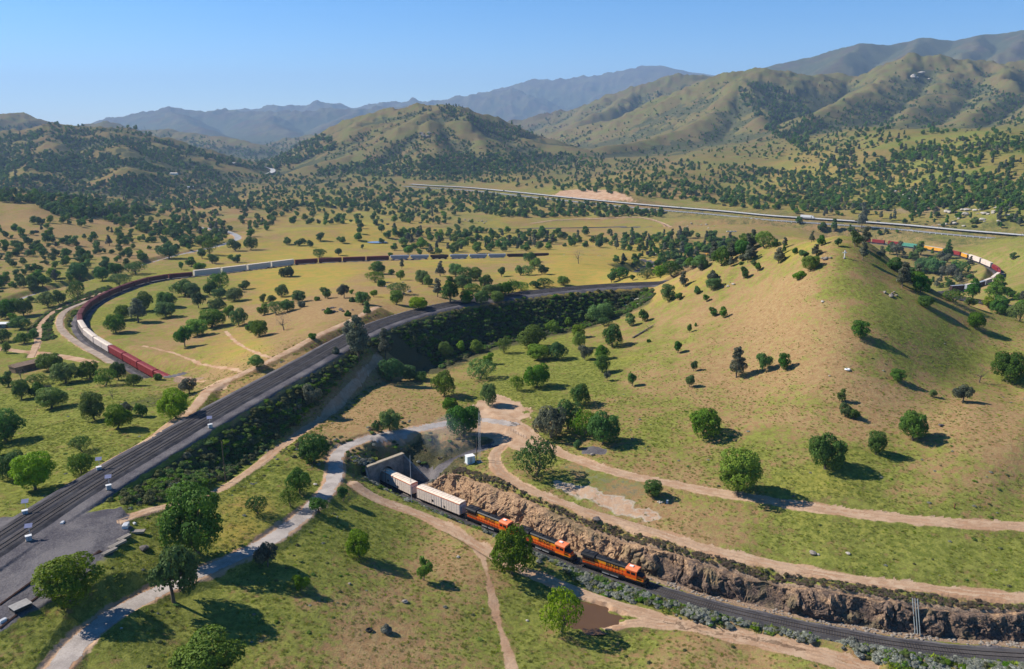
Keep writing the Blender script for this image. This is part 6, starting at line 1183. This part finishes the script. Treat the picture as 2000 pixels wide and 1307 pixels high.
def beams(px, py, yaw, n_, L, w, lab, m=CONC):
    P = place_px(px, py); r = empty('beam_stack', tuple(P), yaw, label=lab, cat='concrete beams', group='stacked beams by the yard')
    for k in range(n_): MB().box(-L / 2, L / 2, -n_ * w / 2 + k * w, -n_ * w / 2 + k * w + w * .86, .12, .62).build('beam', m, r)
    MB().box(-L / 2 + .5, -L / 2 + .8, -n_ * w / 2, n_ * w / 2, 0, .12).box(L / 2 - .8, L / 2 - .5, -n_ * w / 2, n_ * w / 2, 0, .12).build('bearer', WOOD, r)
ya = R(62)
beams(214, 1080, ya, 3, 3.4, .36, 'lowest stack of long concrete beams beside the yard edge'); beams(229, 1066, ya, 2, 4.2, .6, 'middle stack of concrete slabs beside the yard edge'); beams(242, 1053, ya, 2, 3.2, .6, 'upper stack of concrete slabs beside the yard edge'); beams(268, 1041, R(8), 4, 3.6, .34, 'loose pale beams lying crosswise above the stacks')
P = place_px(41, 1190); r = empty('slatted_platform', tuple(P), R(55), label='pale slatted platform on legs at the near edge of the yard', cat='platform')
for k in range(9): MB().box(-1.7, 1.7, -1.3 + k * .29, -1.3 + k * .29 + .24, 1.0, 1.12).build('slat', mat('weathered_slats', (.36, .34, .32), .8), r)
for x in (-1.5, 1.5):
    for y in (-1.1, 1.1): MB().box(x - .08, x + .08, y - .08, y + .08, 0, 1.0).build('leg', DARK, r)
MB().box(-1.5, 1.5, -1.1, 1.1, .3, .95).build('skid', DARK, r)
for px, py, lab, w, h_ in ((246, 1030, 'broken pale box with scrap by the dirt path', .9, .8), (263, 1024, 'small white crate right of the scrap box', .4, .35), (122, 1022, 'small heap of scrap beside the near track', .5, .3), (5, 1215, 'pale crate at the left edge of the yard', .6, .5)):
    P = place_px(px, py); r = empty('scrap_box', tuple(P), rng.uniform(0, 3), label=lab, cat='box'); MB().box(-w, w, -w * .7, w * .7, 0, h_).build('body', WHITE, r); MB().box(-w * .8, w * 1.2, -w * .6, w * .5, h_, h_ + .06).build('lid', GREY, r); MB().tube((w, 0, .1), (w * 1.9, -.3, .15), .09).build('pipe', DARK, r)
for k, (a, b, lab) in enumerate((((0, 1183), (106, 1106), 'long rusty rail lying across the grey yard'), ((150, 1100), (200, 1078), 'dark rail heap at the edge of the yard by the beams'), ((0, 1229), (34, 1202), 'rusty rail at the left edge near the platform'), ((60, 1178), (84, 1160), 'short rusty rail just above the platform'))):
    P, Q = place_px(*a), place_px(*b); d = Q - P; L_ = np.linalg.norm(d); r = empty('old_rail', tuple((P + Q) / 2), math.atan2(d[1], d[0]), label=lab, cat='old rail', group='old rails lying by the yard'); r.rotation_euler[1] = -math.asin(d[2] / L_)
    for q in range(2 if k != 1 else 4): MB().prism([(-.09, 0), (.09, 0), (.05, .2), (-.05, .2)], -L_ / 2, L_ / 2).build('rail', mat('rust', (.09, .045, .03), .9, .4), r).location = (0, q * .3, .02)
# poles
def pole(px, py, h_, lab, arm=True, m=WOOD, r0=.14):
    P = place_px(px, py); r = empty('utility_pole', tuple(P), 0, label=lab, cat='utility pole', group='poles near the tunnel'); MB().tube((0, 0, -.5), (0, 0, h_), r0, r0 * .7).build('pole', m, r)
    if arm: MB().box(-.9, .9, -.06, .06, h_ - .7, h_ - .55).build('crossarm', m, r); b = MB(); [b.tube((x, 0, h_ - .55), (x, 0, h_ - .35), .05) for x in (-.8, -.3, .3, .8)]; b.build('insulator', GREY, r)
pole(441, 943, 12.5, 'tall dark utility pole standing by the brushy ditch', False); pole(804, 982, 15.5, 'tall thin grey pole in front of the tunnel wagons', False, GREY, .09); pole(754, 957, 7.5, 'short dark pole beside the tunnel mouth'); pole(931, 899, 8.0, 'dark pole next to the white relay cabinet', False); pole(347, 438, 14, 'thin pole on the bare hill beyond the left valley', True)
# lattice mast, cabinet and pad
P = place_px(937, 903); r = empty('lattice_mast', tuple(P), .4, label='slim grey lattice radio mast rising beside the white cabinet', cat='radio mast'); H_ = 17.5; lp = [(.42 * math.cos(a), .42 * math.sin(a)) for a in (0, 2.094, 4.189)]
for x, y in lp: MB().tube((x, y, 0), (x * .8, y * .8, H_), .035, sides=5).build('leg', GREY, r)
b = MB(); z = 0
while z < H_ - .9:
    for k in range(3): (ax, ay), (bx, by) = lp[k], lp[(k + 1) % 3]; f0, f1 = 1 - .2 * z / H_, 1 - .2 * (z + .9) / H_; b.tube((ax * f0, ay * f0, z), (bx * f1, by * f1, z + .9), .016, sides=3)
    z += .9
b.build('bracing', GREY, r); b = MB(); b.tube((0, 0, H_), (0, 0, H_ + 1.6), .03); b.build('antenna', GREY, r); MB().box(-.9, .9, -.9, .9, -.15, .12).build('footing', CONC, r)
P = place_px(918, 904); r = empty('relay_cabinet', tuple(P), .45, label='white metal relay cabinet above the rock cutting', cat='cabinet'); MB().box(-1.35, 1.35, -1.0, 1.0, .1, 2.55).build('body', mat('pale_blue_metal', (.62, .70, .72), .5, .08), r); MB().box(-1.45, 1.45, -1.1, 1.1, 2.55, 2.68).build('roof', WHITE, r); MB().box(-.5, .4, -1.05, -1.0, .2, 2.2).build('door', GREY, r); MB().box(1.35, 1.8, -.5, .5, .5, 1.4).build('air_conditioner', GREY, r); MB().box(-1.6, 3.6, -1.4, 1.4, -.4, .1).build('concrete_pad', CONC, r)
# fence by the clearing
P0, P1 = place_px(998, 842), place_px(1028, 858); r = empty('wire_fence', tuple(P0), 0, label='short wire fence with thin posts at the road fork', cat='fence')
for k in range(7): q = P0 + (P1 - P0) * k / 6; z = ground_z(q[0], q[1]); MB().tube((q[0] - P0[0], q[1] - P0[1], z - P0[2] - .2), (q[0] - P0[0], q[1] - P0[1], z - P0[2] + 1.3), .05, sides=5).build('post', WOOD, r)
b = MB(); d = P1 - P0; [b.tube((0, 0, h_), (d[0], d[1], d[2] + h_), .015, sides=3) for h_ in (.4, .8, 1.2)]; b.build('wire', GREY, r)
P = place_px(1864, 993); r = empty('marker_post', tuple(P), 0, label='short brown post alone in the grass right of the dirt road', cat='post'); MB().box(-.12, .12, -.12, .12, -.2, 1.3).build('post', mat('rust_post', (.20, .09, .04), .9), r); MB().box(-.14, .14, -.14, .14, 1.3, 1.36).build('cap', DARK, r)
P = place_px(1649, 505); r = empty('cross', tuple(P), .2, label='white cross standing on the summit of the grassy hill', cat='cross'); MB().box(-.16, .16, -.13, .13, -.3, 3.6).build('upright', WHITE, r); MB().box(-1.0, 1.0, -.11, .11, 2.5, 2.82).build('crossbar', WHITE, r); MB().box(-.5, .5, -.5, .5, -.2, .35, tx=.08, tz=.08).build('base', CONC, r)
def ring(px, py, R_, r_, m, name, lab, cat):
    P = place_px(px, py); V = []; F = []; a_, b_ = 20, 8
    for i in range(a_):
        for j in range(b_): t, u = 2 * math.pi * i / a_, 2 * math.pi * j / b_; V.append(((R_ + r_ * math.cos(u)) * math.cos(t), (R_ + r_ * math.cos(u)) * math.sin(t), r_ * math.sin(u) + r_)); F.append((i * b_ + j, ((i + 1) % a_) * b_ + j, ((i + 1) % a_) * b_ + (j + 1) % b_, i * b_ + (j + 1) % b_))
    o = npmesh(name, V, F, m, True); o.location = tuple(P); tag(o, lab, cat)
ring(1655, 723, .75, .28, WHITE, 'white_tyre', 'white painted tyre lying on the bare hillside', 'tyre'); ring(721, 1232, .62, .2, tyre, 'black_tyre', 'black tyre lying in the foreground grass', 'tyre')
P = place_px(1303, 983); r = empty('barrel', tuple(P), 0, label='small pale blue barrel under the round oak by the ballast heap', cat='barrel'); MB().tube((0, 0, 0), (0, 0, .95), .32, .32, 12).build('drum', mat('blue_plastic', (.25, .38, .50), .5), r); MB().tube((0, 0, .95), (0, 0, .99), .34, .34, 12).build('lid', WHITE, r)
# drain pipes on the rock face
k = int(np.argmin(np.hypot(pix(LOW)[0] - 1800, (pix(LOW)[1] - 1264)))); c = LOW[k]; T = tang(LOW)[k]; nn = np.array([-T[1], T[0]]); r = empty('drain_pipes', tuple(c), math.atan2(T[1], T[0]), label='bundle of three pale pipes running down the dark rock face', cat='pipes', group=None)
for q in range(3): MB().tube((q * .55, 8.6, 7.0), (q * .55 + .5, 4.6, .1), .11, .11, 8).build('pipe', mat('pipe_grey', (.27, .30, .30), .6), r)
# fallen dead trunk on the meadow
A_, B_ = place_px(1236, 661), place_px(1275, 638); d = B_ - A_; r = empty('fallen_trunk', tuple(A_), 0, label='long fallen dead tree trunk with broken limbs on the grassy slope', cat='dead tree')
b = MB(); b.tube((0, 0, .4), tuple(d + [0, 0, .5]), .45, .28); b.build('trunk', mat('dead_wood', (.20, .165, .14), .95, .4, 3), r)
for f, dx, dy, dz in ((.2, 1.5, -1.2, .6), (.4, -1.5, 1.6, .8), (.55, 1.8, .5, .4), (.8, -1.6, -.6, 1.6), (.95, 2.0, 1.2, 1.2), (.9, -1.2, 2.0, .8)): p = d * f + [0, 0, .45]; MB().tube(tuple(p), tuple(p + [dx, dy, dz]), .16, .05, 5).build('limb', MATS['dead_wood'], r)
# buildings
def shed(px, py, yaw, L, W, H, wm, rm, name, lab, cat, z=0, door=True, win=2):
    P = place_px(px, py); r = empty(name, tuple(P), yaw, label=lab, cat=cat); MB().box(-L / 2, L / 2, -W / 2, W / 2, -.6, H).build('wall', wm, r); MB().prism([(-W / 2 - .4, H), (W / 2 + .4, H), (W / 2 + .4, H + .12), (0, H + W * .22), (-W / 2 - .4, H + .12)], -L / 2 - .4, L / 2 + .4).build('roof', rm, r)
    if door: MB().box(-.9, .5, -W / 2 - .05, -W / 2, 0, 2.1).build('door', WOOD, r)
    for k in range(win): x = L * (.2 + .25 * k) if k % 2 == 0 else -L * .3; MB().box(x - .5, x + .5, -W / 2 - .06, -W / 2, 1.0, 1.9).build('window', GLASS, r)
BRN = mat('brown_boards', (.20, .135, .085), .9, .3, 2)
shed(54, 722, R(58), 14, 6, 3.2, BRN, mat('rusty_roof', (.30, .20, .13), .8, .25), 'barn', 'low brown barn with a tan roof among oaks at far left', 'barn'); shed(18, 639, R(5), 13, 4.5, 2.6, mat('teal_siding', (.16, .22, .22), .8), WHITE, 'mobile_home', 'low mobile home with a white roof at the left edge', 'mobile home')
shed(825, 477, R(20), 6, 5, 3, WHITE, GREY, 'cottage', 'tiny white cottage among trees beyond the pale hopper cars', 'house'); shed(1335, 492, R(80), 8, 6, 4, DARK, GREY, 'shed', 'dark shed among trees behind the hill', 'shed', win=0); shed(1270, 498, R(10), 9, 5, 3, DARK, BLACK, 'shed', 'low black shed near the parked trailers behind the hill', 'shed', win=0)
shed(372, 328 + 40, R(30), 16, 9, 4, CREAM, GREY, 'farmhouse', 'pale farmhouse below the dark left hill', 'house'); shed(340, 342, R(0), 20, 10, 5, WHITE, CREAM, 'farmhouse', 'white farmhouse at the foot of the dark left hill', 'house')
P = place_px(1385, 499); r = empty('loader', tuple(P), .2, label='yellow loader parked beside the sheds behind the hill', cat='loader'); MB().box(-4, 3, -1.3, 1.3, .8, 2.6).build('body', CYEL, r); MB().box(-1, 1, -1.1, 1.1, 2.6, 3.6).build('cab', GLASS, r); MB().box(3, 5, -1.5, 1.5, .3, 1.4).build('bucket', DARK, r); [part('wheel', whm, r, (x, y, .9)).scale.__imul__(2.3) if False else part('wheel', whm, r, (x, y, .4)) for x in (-2.5, 2) for y in (-1.4, 1.4)]
for k, (px, py, m_) in enumerate(((1278, 497, WHITE), (1292, 500, GREY), (1300, 497, DARK))): P = place_px(px, py); vehicle(P, .3 * k, 'pick', m_, 'parked pickup near the black shed behind the hill, %s from the left' % NTH[k], z=.02, cat='truck')
P = place_px(737, 474); bp = MB(); V = [(0, 0, 0)] + [(13 * math.cos(a), 8 * math.sin(a), 0) for a in np.linspace(0, 6.28, 20)]; pw = npmesh('pond_water', V, [(0, q, q + 1) for q in range(1, 20)], mat('blue_water', (.16, .20, .30), .15)); pw.location = (P[0], P[1], P[2] + .6); tag(pw, 'tiny blue farm pond in the golden meadow', kind='structure')
# small bridge on the far railway line
a, ya_ = on_line(LEFT, 945, 447); r = empty('railway_bridge', tuple(a), ya_, label='small dark girder bridge on the lower railway among trees', cat='bridge'); MB().box(-28, 28, -2.6, 2.6, -1.6, -.55).build('girder', DARK, r)
for x in (-26, -9, 9, 26): MB().box(x - 1, x + 1, -2.2, 2.2, -9, -1.6).build('pier', CONC, r)
# far radio mast on the left hill
P = place_px(214, 239); r = empty('radio_mast', tuple(P), 0, label='thin radio mast on the skyline above the dark left hill', cat='radio mast'); b = MB(); b.tube((0, 0, 0), (0, 0, 36), 1.2, .6, 6); b.build('mast', GREY, r); b = MB(); [b.tube((-2.5, 0, z), (2.5, 0, z), .5, sides=4) for z in (14, 22, 30)]; b.build('antenna', GREY, r)
# haze
HZ = MB().box(-21000, 26000, -60, 29800, -140, 1700); hm = bpy.data.materials.new('air'); hm.use_nodes = True; t = hm.node_tree; t.nodes.clear(); o_ = t.nodes.new('ShaderNodeOutputMaterial'); pv_ = t.nodes.new('ShaderNodeVolumePrincipled'); pv_.inputs['Color'].default_value = (.46, .68, 1.0, 1); pv_.inputs['Density'].default_value = 5.2e-5; pv_.inputs['Anisotropy'].default_value = .1; t.links.new(pv_.outputs[0], o_.inputs['Volume'])
hz_ = HZ.build('haze', hm); hz_['kind'] = 'stuff'; hz_['label'] = 'thin blue haze in the air over the valley'

# diesel smoke drifting from the tunnel mouth
P = place_px(880, 880); bm_ = __import__('bmesh').new(); __import__('bmesh').ops.create_icosphere(bm_, subdivisions=3, radius=1)
for v in bm_.verts: v.co *= 1 + .25 * mnoise.noise(v.co * 1.5)
me = bpy.data.meshes.new('diesel_smoke'); bm_.to_mesh(me); sm = bpy.data.objects.new('diesel_smoke', me); COL.objects.link(sm); sm.scale = (11, 9, 9); sm.location = (P[0] + 1, P[1] + 4, 8.5); tag(sm, 'faint blue diesel smoke hanging over the tunnel mouth', kind='stuff')
m = bpy.data.materials.new('smoke'); m.use_nodes = True; t = m.node_tree; t.nodes.clear(); o_ = t.nodes.new('ShaderNodeOutputMaterial'); v_ = t.nodes.new('ShaderNodeVolumePrincipled'); v_.inputs['Color'].default_value = (.55, .68, .9, 1); v_.inputs['Density'].default_value = .014; t.links.new(v_.outputs[0], o_.inputs['Volume']); me.materials.append(m)
